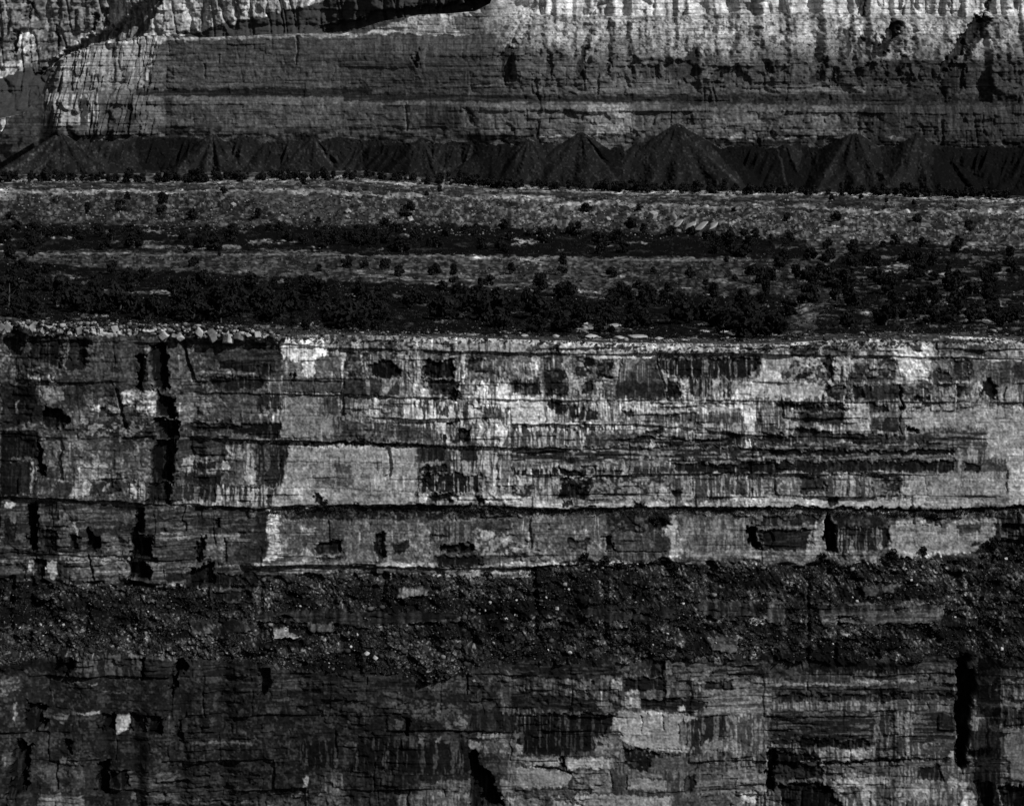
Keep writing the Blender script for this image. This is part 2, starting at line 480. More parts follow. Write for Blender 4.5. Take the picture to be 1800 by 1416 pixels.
T_E = '''
18: 0,0 60,80 100,300 0,320
32/20v: 20,90 250,90 240,310 100,310
115/60v: 210,90 245,90 230,290 205,280
90/55v: 255,200 310,200 310,300 255,300
s6 12: 250,-60 300,20 290,200 250,180
62/95n.35: 300,0 720,0 1040,0 1040,210 380,210 300,100
115/85n: 540,105 660,110 660,200 580,200
45: 390,220 530,220 520,310 400,320
135/90v: 530,220 640,220 630,320 480,330
38: 650,230 740,220 700,310 640,310
120: 740,220 770,220 720,290 712,280
40: 770,220 860,220 830,290 760,300
125/60v: 860,210 1020,220 1000,340 880,320
s7 13: 1050,-20 1200,-20 1200,230 1050,230
s4 24/40v.3: 1010,225 1180,235 1170,370 1020,360
52/36h: 1210,0 1560,0 1560,100 1210,60
100/70v: 1270,50 1500,50 1500,160 1220,160
28: 1350,80 1500,80 1490,130 1350,130
135: 1530,70 1580,70 1570,180 1530,150
72/64n: 1580,70 1680,60 1680,240 1580,240
115/60v: 1680,20 1800,30 1800,240 1680,240
26/45v.2: 1260,170 1530,170 1520,240 1270,240
34/75v.3: 1210,250 1500,255 1500,380 1210,360
125/50v.4: 1500,250 1800,250 1800,400 1480,390
112/70v: 1190,340 1800,370 1800,395 1200,385
38/64h.35: 0,330 430,340 1200,395 1800,400 1800,900 0,900
155: 30,370 70,350 105,350 100,370 70,400 40,400
s8 9: 190,400 260,350 250,690 205,690
20/40n.2: 30,480 110,470 110,640 30,600
85/55n: 60,420 120,440 100,500 60,480
78/58n: 410,450 520,470 545,580 500,560 430,540
125: 510,480 530,490 545,580 525,570
s2 20: 260,550 400,550 400,690 300,690
58: 400,580 480,580 470,690 420,650
s2 22: 480,590 550,580 540,690 490,680
s6 10: 600,560 620,540 690,620 690,690 590,690
68/55n: 690,590 820,580 810,700 700,700
64: 830,580 900,600 900,730 820,700
s6 12: 960,400 1000,450 1000,520 930,600 905,590
s6 14: 900,580 1050,580 1050,730 900,740
s6 14: 890,740 1040,800 1030,890 890,890
58/42h: 1050,600 1340,640 1340,760 1060,720
90/55h: 960,570 1640,580 1640,620 1000,610
c 12 2: 1270,400 1250,480 1280,560
s3 10: 1495,480 1520,475 1515,540 1490,550
s4 16: 1340,660 1400,600 1420,600 1370,780 1350,780
60/82n: 1400,600 1540,610 1530,770 1390,760
c 10 2: 1540,620 1550,770
50/38n: 1550,650 1800,650 1800,770 1550,770
92/60h: 900,760 1340,770 1340,790 900,790
92/60h: 1490,790 1800,790 1800,810 1490,810
82/115n.3: 400,700 900,740 890,770 410,750
150/120n: 310,770 390,760 385,890 350,900 340,840 310,820
s3 16: 240,760 310,760 305,880 250,870
108/70v: 180,790 235,780 225,860 180,840
66/95h.3: 450,770 620,760 640,900 490,910
70/98h.3: 620,770 900,780 880,920 650,910
c 10 3: 615,730 640,900
24: 1160,850 1300,850 1280,900 1170,900
80/50h: 1050,800 1340,800 1340,840 1050,850
98/60n: 1050,910 1250,910 1240,939 1050,930
s4 16: 1310,840 1460,780 1470,930 1300,930
s1 22: 1500,860 1760,850 1760,930 1500,930
'''
T_F = '''
30/62v.3: 0,0 220,0 180,240 0,240
115/50v.4: 0,260 180,240 80,400 0,390
133/108n.4: 220,-10 1110,-10 1100,370 650,380 90,410 170,270 200,90
l 6 75: 200,90 600,85 1100,100
l 6 75: 180,268 560,270 1090,290
c 18 2.5: 910,0 925,100 915,180 890,190
180/140v: 795,130 860,130 850,210 805,260
84/70n: 540,100 640,100 690,260 560,260
78/112n: 400,180 540,170 540,260 410,240
160: 250,275 325,275 325,350 260,350
s1 20: 390,300 450,320 475,380 420,370
28/48v.3: 1120,0 1300,0 1300,80 1120,80
98/60h: 1120,85 1300,80 1300,98 1120,98
s1 22: 1120,110 1310,115 1310,160 1120,160
s1 24/95v.3: 1110,170 1540,170 1540,310 1110,290
108/50v.4: 1310,0 1540,0 1540,160 1310,160
35: 1400,0 1530,0 1520,80 1400,80
160/130n: 1130,300 1180,300 1175,370 1130,370
s1 16: 1200,310 1350,310 1350,355 1210,355
130/105n: 1360,320 1480,320 1480,375 1360,375
s1 18: 1490,330 1600,330 1580,370 1500,365
85/140v.4: 1550,0 1800,0 1800,310 1550,310
155/125n: 1600,320 1800,310 1800,380 1600,370
s1 26/60r.35: 170,400 650,390 1470,380 1800,400 1800,480 1450,480 700,490 200,480
155/85h.35: 80,410 165,420 160,540 170,600 180,760 50,770 90,650 80,560
38/26n: 0,420 80,430 60,780 0,780
62/80n.4: 180,490 1150,490 1150,560 700,560 200,600
132/90n: 310,540 410,540 400,590 320,600
66/52n: 220,620 400,610 400,720 230,720
s2 18: 420,650 600,640 600,720 420,720
95/70h: 390,726 590,728 590,744 390,744
s1 30: 420,745 590,745 590,770 430,770
130/95n: 320,690 350,680 380,720 370,800 320,800
92/74n.4: 620,590 810,580 810,780 620,780
s3 22: 810,600 880,590 870,760 830,720
90/72n: 885,600 1105,600 1100,780 880,780
28: 930,650 1000,640 1060,610 1060,660 1000,720 940,720
78/105n: 1110,500 1200,500 1190,780 1110,780
84/50v: 1200,500 1480,500 1480,640 1200,640
s1 20: 1200,580 1330,580 1320,600 1200,600
s2 16: 1270,660 1490,650 1500,700 1280,710
s1 22/50v.2: 1200,740 1560,730 1560,800 1270,800
118/60n.45: 1500,540 1800,560 1800,720 1510,720
165: 1570,550 1650,560 1640,600 1580,590
160: 1690,600 1740,600 1730,640 1690,640
60/45n: 1480,490 1760,490 1760,560 1560,540
105/75h: 0,780 380,780 380,800 0,805
112/85h: 380,780 1260,780 1260,810 400,800
155: 940,780 1080,785 1080,805 950,805
132/100h: 1480,800 1800,770 1800,810 1490,815
c 9 1.5: 160,815 900,812 1800,820
88/50h: 160,825 1480,825 1480,850 160,850
130/90h: 1230,850 1480,850 1800,830 1800,870 1250,880
34/60h.3: 0,860 1230,855 1250,885 1800,890 1800,939 0,939
'''
T_G = '''
35/92h.4: 0,0 1800,0 1800,90 0,90
s1 24: 330,50 440,50 430,80 330,80
100/70h: 0,82 360,86 1080,78 1080,92 360,98 0,98
s1 16: 330,130 500,135 500,175 330,170
26/120v.3: 0,125 320,130 320,170 0,170
40/98v.4: 500,130 1100,130 1100,165 500,170
s1 24/45v.15: 1110,100 1800,90 1800,155 1110,160
165: 50,172 210,172 210,182 50,184
165: 320,178 590,183 590,193 320,190
120/70h: 620,172 1800,162 1800,172 620,182
118/70v: 0,180 330,180 300,340 160,340 0,320
36/95n: 0,240 150,240 150,320 0,320
18/75n.25: 330,190 560,190 560,290 480,340 320,340
s1 16: 390,240 520,250 490,340 400,345
95/40n.4: 560,180 1100,180 1100,350 520,350
112/80v: 920,250 1100,270 1100,340 920,340
s1 14: 1105,280 1160,275 1155,330 1110,330
55/105v.4: 1160,170 1800,170 1800,330 1160,350
148/105h.4: 0,320 160,330 350,350 360,390 720,360 1080,360 1080,400 200,410 0,380
s1 20: 360,360 420,355 410,390 360,390
158/105n: 1190,365 1480,360 1500,310 1620,320 1800,330 1800,390 1190,390
s1 28/60r.35: 0,400 1800,400 1800,430 1500,440 1000,440 0,460
s1 22: 820,370 890,375 930,410 860,410
66/84n.4: 0,470 650,460 650,620 380,640 0,620
30/66n.3: 660,440 1090,430 1060,570 680,570
s2 14: 950,480 1090,490 1080,525 960,535
s3 18: 630,600 690,580 710,700 650,690
62/50v: 700,570 960,580 950,700 720,700
45: 950,570 1060,590 1090,660 1050,690 980,690
42/68v: 640,705 1050,710 1050,760 640,750
c 8 1.5: 640,702 1050,708
150/115n: 1050,540 1120,450 1150,560 1180,700 1160,750 1080,750 1090,660
98/72v.4: 1130,460 1640,500 1640,700 1180,700
90/115h: 1180,700 1800,690 1800,750 1200,750
80/55n: 1200,420 1640,430 1640,475 1200,470
s1 30/60n.2: 380,620 540,610 520,690 400,690
108/80n: 0,660 160,660 180,700 0,700
98/75n: 180,680 300,680 320,760 180,760
s5 12: 1620,530 1690,540 1680,600 1720,690 1640,680
s2 25/42h.3: 1690,560 1800,540 1800,690 1720,690
142/110h: 0,765 380,775 380,790 0,800
150/60h.35: 400,770 1240,770 1240,792 400,790
120/90h: 0,830 140,835 140,870 0,870
130/90h: 1620,760 1800,755 1800,785 1640,785
'''
T_H = '''
s1 20/42h.15: 0,5 1320,5 1320,35 0,45
86/60h: 0,45 1400,40 1400,75 0,75
s1 22/40v.3: 0,80 1310,80 1310,155 0,155
s1 40/28n: 1390,90 1520,90 1500,155 1390,155
62: 1520,90 1680,95 1680,150 1520,150
138/90h: 0,160 1180,165 1180,178 0,170
60/100n.4: 0,180 470,175 470,320 0,320
s1 34/50n: 270,180 410,180 440,300 240,310
90/75n: 150,190 270,190 260,310 150,310
105/60v: 470,170 750,170 750,330 450,320
34/80n.4: 750,180 960,190 950,320 760,320
122/104n.4: 960,190 1100,180 1200,165 1830,150 1830,390 970,330
160/135n: 1680,0 1830,0 1830,390 1700,380
c 10 1.5: 1690,150 1675,300
138/115n: 0,330 450,330 700,340 1440,350 1440,400 850,400 0,385
s1 30: 450,335 540,335 520,385 440,380
165: 300,340 370,335 370,380 300,375
s2 22: 0,390 400,400 800,400 1200,415 1830,385 1830,420 1200,435 800,425 0,410
46/75h.4: 0,415 430,425 400,470 0,460
s1 28: 0,460 400,460 380,520 0,520
85/60h: 0,525 350,525 350,540 0,540
s1 24/36h.3: 0,550 350,550 330,690 0,690
92/68n: 0,700 420,700 350,790 0,790
112/98n: 340,540 440,480 430,700 400,760 300,760 310,690
s9 8: 440,440 525,540 525,710 430,700
28/52n.3: 480,430 720,430 860,450 850,540 530,540
s1 30/80v.3: 530,540 880,540 870,690 530,700
105: 610,630 640,630 640,780 610,780
66/95n: 450,710 860,720 850,790 530,790
122/104n.4: 880,540 920,490 1180,480 1260,540 1340,480 1640,480 1580,600 1580,650 1440,720 960,740 880,690
60/30n: 720,430 1100,450 1000,480 860,500
140: 810,440 900,420 880,450
s1 15: 1115,440 1150,445 1150,490 1115,480
s1 12: 1180,470 1250,480 1250,520 1180,510
74/40v: 1270,440 1640,430 1630,470 1270,475
28/62v.3: 1640,430 1830,440 1830,640 1580,660 1590,560
s2 14: 1660,510 1830,500 1830,560 1620,560
62/50h: 1340,520 1500,510 1500,580 1340,580
36: 1440,640 1490,640 1480,670 1440,670
142/115n: 900,690 960,740 1440,720 1500,690 1480,680 960,705
'''
for t, ox, oy in ((T_A, 0, 560), (T_B, 450, 560), (T_C, 900, 560), (T_D, 1340, 560), (T_E, 0, 790), (T_F, 450, 790), (T_G, 900, 790), (T_H, 1340, 790)):
    NW.text(t, ox, oy, SC)  # slots and recesses: near-black shade painted into the tone over the depth
L_A = '''
s5 6: 190,190 340,170 340,290 240,310 190,240
s4 8: 530,130 620,180 610,260 560,260
10: 0,230 150,250 100,340 0,350
62/35h: 500,10 880,0 860,60 640,70 500,45
95/60h: 1160,40 1290,30 1270,70 1180,75
65/40h: 1010,110 1170,105 1160,130 1020,135
s1 18: 1450,20 1800,20 1800,80 1460,80
60/40h: 1470,90 1700,90 1700,105 1470,105
s1.5 10: 1450,110 1740,110 1740,180 1450,175
52/30h: 1480,180 1720,190 1700,225 1560,215
50/28r.4: 0,350 600,350 600,560 0,560
58/25v.4: 500,560 970,550 980,710 500,700
80/50h: 500,740 660,740 660,752 500,750
85: 880,550 960,545 960,560 900,562
32/16h: 1000,560 1200,590 1170,720 1010,720
s4 6: 980,560 1005,560 1005,720 985,720
s4 6: 475,560 500,560 480,700 450,720
s6 6: 1210,590 1270,560 1290,640 1220,680 1200,830 1185,790 1180,660
52/32n: 1290,620 1390,620 1390,740 1290,740
22/42h.35: 1400,590 1800,590 1800,822 1400,822
40/75r.4: 0,700 130,700 150,780 0,822
'''
L_B = '''
52/30h: 100,20 1800,10 1800,60 1200,70 900,60 300,30
100/70h: 1200,-5 1800,-5 1800,15 1200,12
80/55h: 1480,30 1620,30 1620,70 1480,70
88/55v: 1000,90 1180,90 1180,150 970,150
22/32h: 0,260 400,260 600,250 1400,250 1400,300 800,340 0,300
s1 20: 100,300 350,330 330,390 120,370
120/90n: 130,370 190,370 240,410 330,440 330,450 110,440
s2 6: 130,455 330,455 320,475 150,470
64/40v: 360,340 540,340 530,400 370,400
s4 8: 1440,360 1500,370 1560,480 1520,530 1470,440
s3 8: 1620,440 1790,340 1840,390 1660,450
60/28r.4: 850,440 1500,480 1580,700 1000,650 860,560
s6 5: 30,650 100,650 90,740 50,830 20,830
36/20h: 0,660 1000,680 1000,822 0,822
52/26h: 110,650 340,680 340,790 110,790
54/28r: 1180,720 1480,700 1480,822 1180,822
c 12 3: 1455,690 1450,822
32/50n: 1480,560 1600,600 1590,700 1480,700
'''
L_C = '''
s1 22/32n: 500,210 960,220 940,310 700,320 510,300
s3 8: 925,220 965,220 945,310 920,300
25: 980,230 1160,230 1150,310 1000,290
s1 24: 1260,180 1640,180 1640,280 1300,280
66/45h: 1260,170 1800,175 1800,185 1260,182
82/45n: 1280,30 1360,40 1460,100 1340,80
s2 12: 1450,30 1540,20 1500,90
112/80n: 1640,300 1750,290 1750,340 1620,340
s2 12: 1640,345 1740,350 1740,410 1660,400
70: 1470,310 1510,320 1500,345
62/38n: 1340,430 1560,440 1550,530 1370,520
78/45n: 1060,500 1180,440 1240,450 1120,540
78/45h: 1000,540 1120,540 1120,570 1010,565
95/60n: 1590,550 1680,510 1690,570 1590,575
s3 10: 0,250 60,260 100,340 40,390 0,390
s1 24: 480,560 860,530 860,600 500,600
36/58n: 700,580 940,590 900,670 580,670
22/44h.3: 0,580 700,600 700,700 0,700
68/98v.4: 370,710 550,710 550,800 370,800
118/95n: 690,710 755,710 755,790 700,790
s1 18/40v.2: 760,710 1050,710 1050,800 770,800
s2 15: 950,600 1050,590 1050,700 960,700
80/60n: 1060,580 1110,590 1100,680 1060,680
62/25h.45: 1110,600 1800,600 1800,700 1110,700
92/65n: 1310,620 1430,620 1340,690 1310,690
92/60h: 1100,702 1600,708 1600,724 1100,718
98/70n: 1275,730 1325,730 1325,800 1285,800
s1 25: 1330,730 1520,730 1520,795 1330,795
86/60n: 1520,700 1800,700 1800,800 1530,800
'''
L_D = '''
36/66v: 30,190 160,190 150,290 120,320 30,320
95: 0,270 30,290 20,340 0,340
s3 10: 170,190 215,190 205,280 170,280
52/36n: 220,220 290,220 290,290 220,290
s3 8: 305,210 370,210 360,320 320,280
82/50h: 50,188 1300,188 1300,201 50,201
s1 28: 370,205 1150,208 1150,240 380,250
46/66h: 360,250 1250,250 1200,330 370,330
82/55h: 390,310 560,315 540,340 400,340
58/42n: 430,340 800,340 720,410 430,400
115: 500,390 600,400 600,415 510,410
50: 565,60 630,60 630,130 600,130
s5 6: 635,10 690,100 695,150 650,150
48/36n: 700,80 800,80 790,150 700,150
76/55v: 820,60 920,60 900,130 820,120
s2 10: 920,0 1040,60 1020,90 940,20
66: 1150,240 1240,240 1230,290 1160,290
72/45h: 1400,250 1480,260 1480,310 1400,300
48: 1160,30 1230,60 1220,80 1180,60
s4 10: 1680,90 1760,140 1740,160 1690,130
46/26h: 1050,570 1340,560 1330,660 1040,650
66/45h: 1160,620 1310,610 1310,650 1170,650
52/30n: 0,590 320,600 310,700 0,720
112/70h.3: 60,740 550,750 750,720 1070,715 1070,750 550,770 60,770
66/45h: 1070,720 1340,700 1340,750 1070,752
s8 5: 1350,580 1420,540 1410,620 1480,680 1450,830 1350,830 1340,700
96/50n: 1470,700 1800,690 1800,750 1480,750
34/56h: 0,772 1350,780 1350,822 0,822
'''
L_E = '''
s5 6: 190,100 310,150 310,300 180,310
s7 6: 110,370 210,400 190,640 180,720 70,740 90,500
s6 8: 680,520 760,510 740,740 670,730
92/55v: 85,130 125,130 110,240 85,230
64/50n: 20,430 90,440 80,520 20,540
76/40h: 350,200 480,200 440,270 400,240
72/45h: 690,35 870,38 870,54 690,50
120/70n: 500,178 690,170 690,192 510,192
s3 8: 690,190 785,190 780,290 700,300
s2 14: 895,190 1010,200 990,290 900,290
s3 6: 1015,200 1125,210 1120,330 1010,310
150/110n: 790,190 895,185 890,280 800,330
66: 1290,370 1740,385 1760,340 1775,350 1740,402 1300,392
80/45n: 410,490 560,490 560,550 420,550
56/32n: 200,540 580,550 580,700 370,720
32: 590,550 670,550 660,740 590,720
82/48h: 260,740 580,740 580,822 260,822
58/25h: 880,580 1220,590 1200,700 900,690
70/36h: 900,730 1380,740 1380,790 900,780
66/45h: 1180,793 1800,798 1800,814 1180,806
s2 10: 770,580 880,580 880,690 770,690
s3 8: 440,360 500,380 500,470 470,460
38/24h: 1230,600 1800,600 1800,780 1240,780
38: 1130,220 1210,220 1210,330 1130,330
s3 10: 1215,230 1250,230 1240,350 1215,340
'''
L_F = '''
48/26h: 100,50 280,70 270,110 110,100
52: 80,130 170,130 160,200 80,190
60/40h: 870,50 1020,50 1000,75 880,72
58/25r: 940,100 1300,100 1420,160 1460,240 1300,240 1100,220 960,180
s4 6: 1020,220 1060,230 1060,350 1030,340
60: 950,230 1010,240 1000,300 960,290
20: 700,240 940,320 700,330
70/35r: 1290,200 1480,190 1480,320 1310,310
18/32v: 1480,180 1800,190 1800,310 1480,310
14/45v.25: 300,380 1470,380 1470,600 300,560
30/48v: 540,390 700,390 640,560 540,550
80: 1120,340 1160,340 1150,400 1120,400
102: 1235,345 1265,345 1265,380 1235,380
52: 1285,340 1330,340 1330,390 1290,390
102/75v: 1560,320 1655,320 1655,370 1560,365
80: 1520,320 1550,320 1550,360 1520,360
92/60v: 1460,390 1560,390 1555,450 1460,440
80/50n: 1570,390 1790,380 1790,470 1570,460
s9 4: 1470,460 1520,460 1550,560 1620,630 1700,830 1480,830
42: 1550,560 1640,500 1730,600 1620,620
76: 1680,640 1800,680 1780,740 1700,720
80: 1750,560 1830,560 1830,680 1770,660
140: 322,630 355,630 350,710 325,700
90/30r: 240,740 430,740 430,790 240,780
76/40v: 450,580 620,590 600,740 470,740
60/42n: 0,790 150,790 600,730 680,840 0,840
36/20v: 640,600 1100,600 960,750 640,840
76/50v: 980,740 1300,720 1470,730 1470,840 980,840
68/45v: 1150,660 1470,640 1470,720 1100,740
112: 1730,770 1830,770 1830,840 1740,840
'''
L_G = '''
20/36h: 0,40 580,80 740,100 720,180 0,150
92/65v: 370,-5 550,-5 550,25 380,25
112: 690,-5 755,-5 755,20 695,18
125/90v: 800,25 870,25 865,50 800,50
108/92n: 770,75 885,75 885,150 770,150
s1 16/30h: 890,80 1340,90 1330,160 900,160
118/70v: 1140,125 1190,125 1185,160 1140,160
64: 580,90 680,95 690,170 590,150
s1 16/42v.25: 20,190 700,190 720,240 640,340 560,440 350,490 80,460 20,380
90/60h: 30,188 220,188 220,200 30,199
66: 10,320 70,320 70,360 10,360
98: 30,400 75,400 75,465 30,460
126/102n.4: 720,170 1140,180 1270,200 1300,400 1160,440 920,430 800,400 680,300
138/115n: 830,200 880,180 890,320 830,320
80/60n: 560,350 720,330 820,440 640,490 580,480
28/74v: 1150,240 1300,200 1300,560 1210,560 1160,400
128/100n: 1160,395 1210,400 1200,440 1160,440
s1 18/48n.3: 810,420 1000,440 1160,460 960,490 920,570 820,570 760,470
58/45n: 950,480 1300,460 1250,570 940,560
22/64v.2: 1260,200 1450,200 1480,310 1310,370
80/58v: 1310,370 1560,340 1560,440 1310,440
40/70v: 1480,220 1800,220 1800,440 1580,440
76/50h: 1300,20 1800,20 1800,190 1320,190
116/98n: 375,500 640,490 635,570 380,570
96: 640,500 710,500 700,570 640,570
102/80n: 0,490 330,490 335,550 110,550
s3 12: 340,490 370,490 375,570 345,560
c 8 2: 160,560 300,570 400,600
128/104n.4: 30,560 130,560 400,600 370,690 100,710 20,700
86/66n: 400,590 690,590 680,740 490,730
46: 690,600 790,620 780,700 700,690
102/85n: 800,620 1050,640 1050,700 800,700
70: 880,580 1040,590 1030,620 900,610
64/46h: 1220,580 1750,580 1740,730 1240,730
s1 20: 1180,620 1260,600 1250,670 1200,730
40/64r: 0,710 450,710 480,760 0,770
118/98n: 440,750 1080,750 1080,850 440,850
96/80n: 280,770 420,770 420,850 280,850
90/70n: 0,790 200,780 200,850 0,850
54/40n: 1090,760 1580,740 1580,840 1090,840
118: 1600,740 1700,740 1690,800 1600,810
s5 8: 1770,450 1810,450 1800,720 1750,740
c 7 1: 680,590 690,700
c 7 1: 790,610 785,700
c 7 1: 890,200 895,320
c 7 1: 1035,190 1040,290
'''
L_H = '''
46/20h: 70,0 1340,0 1340,110 70,110
s1 24: 100,50 1000,60 1340,60 1340,100 100,110
66/45h: 1440,80 1800,110 1800,130 1440,150
24/42h.35: 60,160 1330,180 1330,400 60,400
54/30n: 180,170 720,180 720,200 180,200
s1 12: 230,350 740,370 740,420 240,410
62/34v.4: 770,190 1040,190 1040,500 790,500
70/45n: 1050,200 1120,210 1080,260 1050,250
98/62n.4: 570,430 750,425 745,500 580,515
66: 990,380 1020,380 1020,500 990,500
36/54n: 1090,420 1330,410 1330,490 1090,490
95: 1290,465 1330,470 1325,505 1290,510
s1 12: 430,515 1290,500 1290,520 430,535
54/40h: 420,540 1290,530 1280,560 430,570
s1 12: 70,440 400,480 420,640 80,640
30: 80,560 270,560 270,640 80,640
122/90n: 275,510 390,510 385,545 280,540
s2 8: 110,670 470,670 500,770 600,850 150,850
100/78n: 470,630 890,630 880,690 500,690
94/80n: 700,690 775,695 775,850 690,850
106/90n: 500,700 570,700 540,760
52/40v: 780,690 900,690 890,850 780,850
82/60n: 940,680 1150,690 1150,790 940,810
s1 18: 1060,570 1250,560 1250,670 1060,630
112/90n: 1290,640 1350,650 1340,720 1300,700
102/80n: 1370,660 1430,670 1400,740 1370,720
120/92n: 1400,740 1460,730 1500,850 1340,850
86/66v: 1440,170 1540,200 1540,420 1430,410
70/55v: 1560,250 1640,280 1640,420 1560,420
c 10 2: 1545,300 1555,430
28/42v: 1500,150 1830,150 1830,280 1660,280
84/72n: 1680,300 1830,290 1830,660 1700,650
s1 20: 1430,430 1580,430 1560,480 1430,480
64/30h: 1420,490 1680,490 1680,600 1430,570
s2 12: 1640,690 1830,680 1830,850 1640,850
s2 14: 1480,650 1600,680 1590,850 1500,800
s9 4: 1340,-10 1450,-10 1440,200 1420,420 1400,600 1350,560 1340,300
'''
for t, ox, oy in ((L_A, 0, 1010), (L_B, 450, 1010), (L_C, 900, 1010), (L_D, 1340, 1010), (L_E, 0, 1206), (L_F, 450, 1206), (L_G, 900, 1206), (L_H, 1340, 1206)):
    NW.text(t, ox, oy, SC)  # gorge slots likewise carry shade painted into their tone

# stains: each runs down from a ledge or seep and tapers out
rs0 = np.random.default_rng(19)
LEDG = (600, 622, 640, 660, 690, 703, 716, 745, 770, 785, 800, 815, 834, 855, 905, 930, 1205, 1250, 1290, 1330)
for k in range(1500):
    bright = rs0.random() < .5
    if bright and rs0.random() < .5: cx = rs0.normal(1020, 260); cy = rs0.choice([640, 690, 703, 716, 745]) + rs0.normal(0, 6)
    else: cx = rs0.uniform(-430, 2230); cy = rs0.choice(LEDG) + rs0.normal(0, 5)
    if cy > 1100 and bright and rs0.random() < .6: continue
    if cx < 470 and rs0.random() < .5: continue
    L = rs0.uniform(10, 44) * (2.0 if rs0.random() < .08 else 1); w = rs0.uniform(.7, 2.3)
    i0 = int((cx - 8 - NW.x[0]) / NW.st); j0 = int((cy - NW.y[0]) / NW.st); i1_ = i0 + 14; j1_ = j0 + int(L / NW.st) + 2
    if i0 < 0 or i1_ >= len(NW.x) or j1_ >= len(NW.y): continue
    q = (slice(j0, j1_), slice(i0, i1_)); u = np.clip((NW.Y[q] - cy) / L, 0, 1)
    dx = np.abs(NW.X[q] - cx - (NW.wx[q]) * .12 - rs0.normal(0, .06) * (NW.Y[q] - cy))
    m = np.clip(1.3 - dx / (w * (1 - .75 * u)), 0, 1) * (1 - u ** 2) * rs0.uniform(.35, .9)
    tgt = np.minimum(NW.tone[q] * 1.9 + 12, 190) if bright else NW.tone[q] * .45
    NW.tone[q] += (tgt - NW.tone[q]) * m
BAND = Canvas(XL, XR, 520, 1580, 1.25, 13); BAND.tone[:] = 0
BAND.text('''
255: 450,1076 810,1074 812,1090 660,1100 450,1092
255: 1028,1064 1145,1066 1140,1092 1040,1090
255: 1150,1069 1195,1069 1190,1090 1155,1086
255: 1222,1056 1330,1056 1330,1084 1235,1082
255: 1343,1058 1386,1058 1380,1090 1348,1092
255: 1434,1061 1660,1060 1655,1094 1440,1096
255: 1518,1026 1580,1024 1572,1044 1518,1046
255: 695,1032 755,1032 752,1049 698,1048
255: 478,1104 535,1112 534,1124 478,1124
255: 540,1096 590,1096 588,1112 545,1114
255: 370,1034 450,1032 448,1060 372,1056
255: 330,1088 450,1092 450,1110 340,1112
255: 1240,1122 1300,1120 1298,1146 1250,1142
''', 0, 0, 1)
BAND = sstep(60, 200, BAND.tone) * sstep(.3, .52, fbm(X / 34, Y / 12, 50, 2) + .12)
NW.tone += BAND * (noise(X / 6, Y / 40, 48) - .5) * 30 * (NW.tone < 60)

CALM = Canvas(XL, XR, 520, 1580, 1.25, 17); CALM.tone[:] = 0
CALM.text('''
255: 500,788 738,786 734,888 470,892
255: 492,697 600,697 600,768 492,770
255: 1600,722 1960,714 1960,888 1640,893
255: 1560,925 1750,915 1742,968 1570,976
255: 1100,905 1322,905 1322,985 1180,985
255: 1095,628 1135,630 1170,700 1080,700
255: 1340,620 1390,620 1450,680 1450,700 1320,700
255: 770,915 890,915 890,990 760,990
255: 600,930 660,930 660,990 600,990
255: 910,1350 1010,1355 1000,1388 900,1388
255: 1080,1250 1230,1255 1230,1310 1100,1316
255: 1770,1280 1960,1280 1960,1380 1775,1370
255: 1110,1318 1230,1340 1230,1420 1020,1420
''', 0, 0, 1)
CALM = 1 - .72 * sstep(40, 220, CALM.tone)

# relief of the wall: batter, big ledges, beds, joints, worn hollows
rim = RIM(X)
slope_m = sstep(-5, 5, Y - foot) * (1 - sstep(-5, 5, Y - low)).astype(f32) * (1 - .85 * BAND)
hang = np.zeros_like(X)
for pts, d, h in (([(0, 598), (100, 599), (300, 600), (480, 603), (600, 612), (760, 616), (900, 618), (1060, 622), (1330, 621), (1500, 625), (1800, 630)], .7, 30),
                  ([(300, 690), (500, 693), (700, 697), (900, 701), (1060, 703), (1330, 704), (1500, 706), (1800, 706)], .5, 40),
                  ([(320, 768), (450, 774), (600, 778), (740, 782), (900, 786), (1000, 787)], 1.0, 45),
                  ([(900, 744), (1100, 745), (1350, 766), (1500, 768)], .6, 20),
                  ([(930, 833), (1100, 834), (1350, 831), (1650, 834)], .7, 25),
                  ([(0, 872), (110, 875), (180, 879), (300, 885), (450, 894), (560, 888), (700, 887), (850, 888), (1000, 893), (1200, 891), (1340, 890), (1450, 893), (1640, 897), (1800, 888)], .9, 60),
                  ([(0, 969), (200, 977), (330, 985)], .8, 20), ([(450, 998), (600, 997), (800, 999), (900, 997), (1000, 990), (1200, 988)], 1.2, 12)):
    yl = np.interp(X, [p[0] for p in pts], [p[1] for p in pts]) + (noise(X / 18, Y * 0, 61) - .5) * 3
    e = sstep(pts[0][0] - 30, pts[0][0] + 20, X) * (1 - sstep(pts[-1][0] - 20, pts[-1][0] + 30, X))
    if pts[0][0] == 0: e = 1 - sstep(pts[-1][0] - 20, pts[-1][0] + 30, X)
    if pts[-1][0] == 1800: e = sstep(pts[0][0] - 30, pts[0][0] + 20, X) if pts[0][0] else np.ones_like(X)
    dy = Y - yl
    hang += e * d * (.25 + 1.5 * noise(X / 60, Y * 0 + d * 9, 62)) * np.where(dy > 0, np.exp(-dy / h) * sstep(0, 1.5, dy), -.25 * np.exp(dy / 8))
i1, bd1, hx1, ev1, eh1 = beds(X, Y, 21, 26, 60, 60, 190, 9)
i2, bd2, hx2, ev2, eh2 = beds(X, Y, 22, 6, 15, 14, 60, 7)
gate = sstep(.42, .62, fbm(X / 60, Y / 34, 30, 2)); gate2 = sstep(.4, .6, fbm(X / 38, Y / 20, 29, 2))
bd1 = noise(X / 90 + i1 * 7.3, i1 * 5.1, 24); bd2 = noise(X / 45 + i2 * 9.7, i2 * 3.3, 25)
rough = (.35 + .85 * sstep(.38, .7, fbm(X / 90, Y / 60, 31))) * CALM
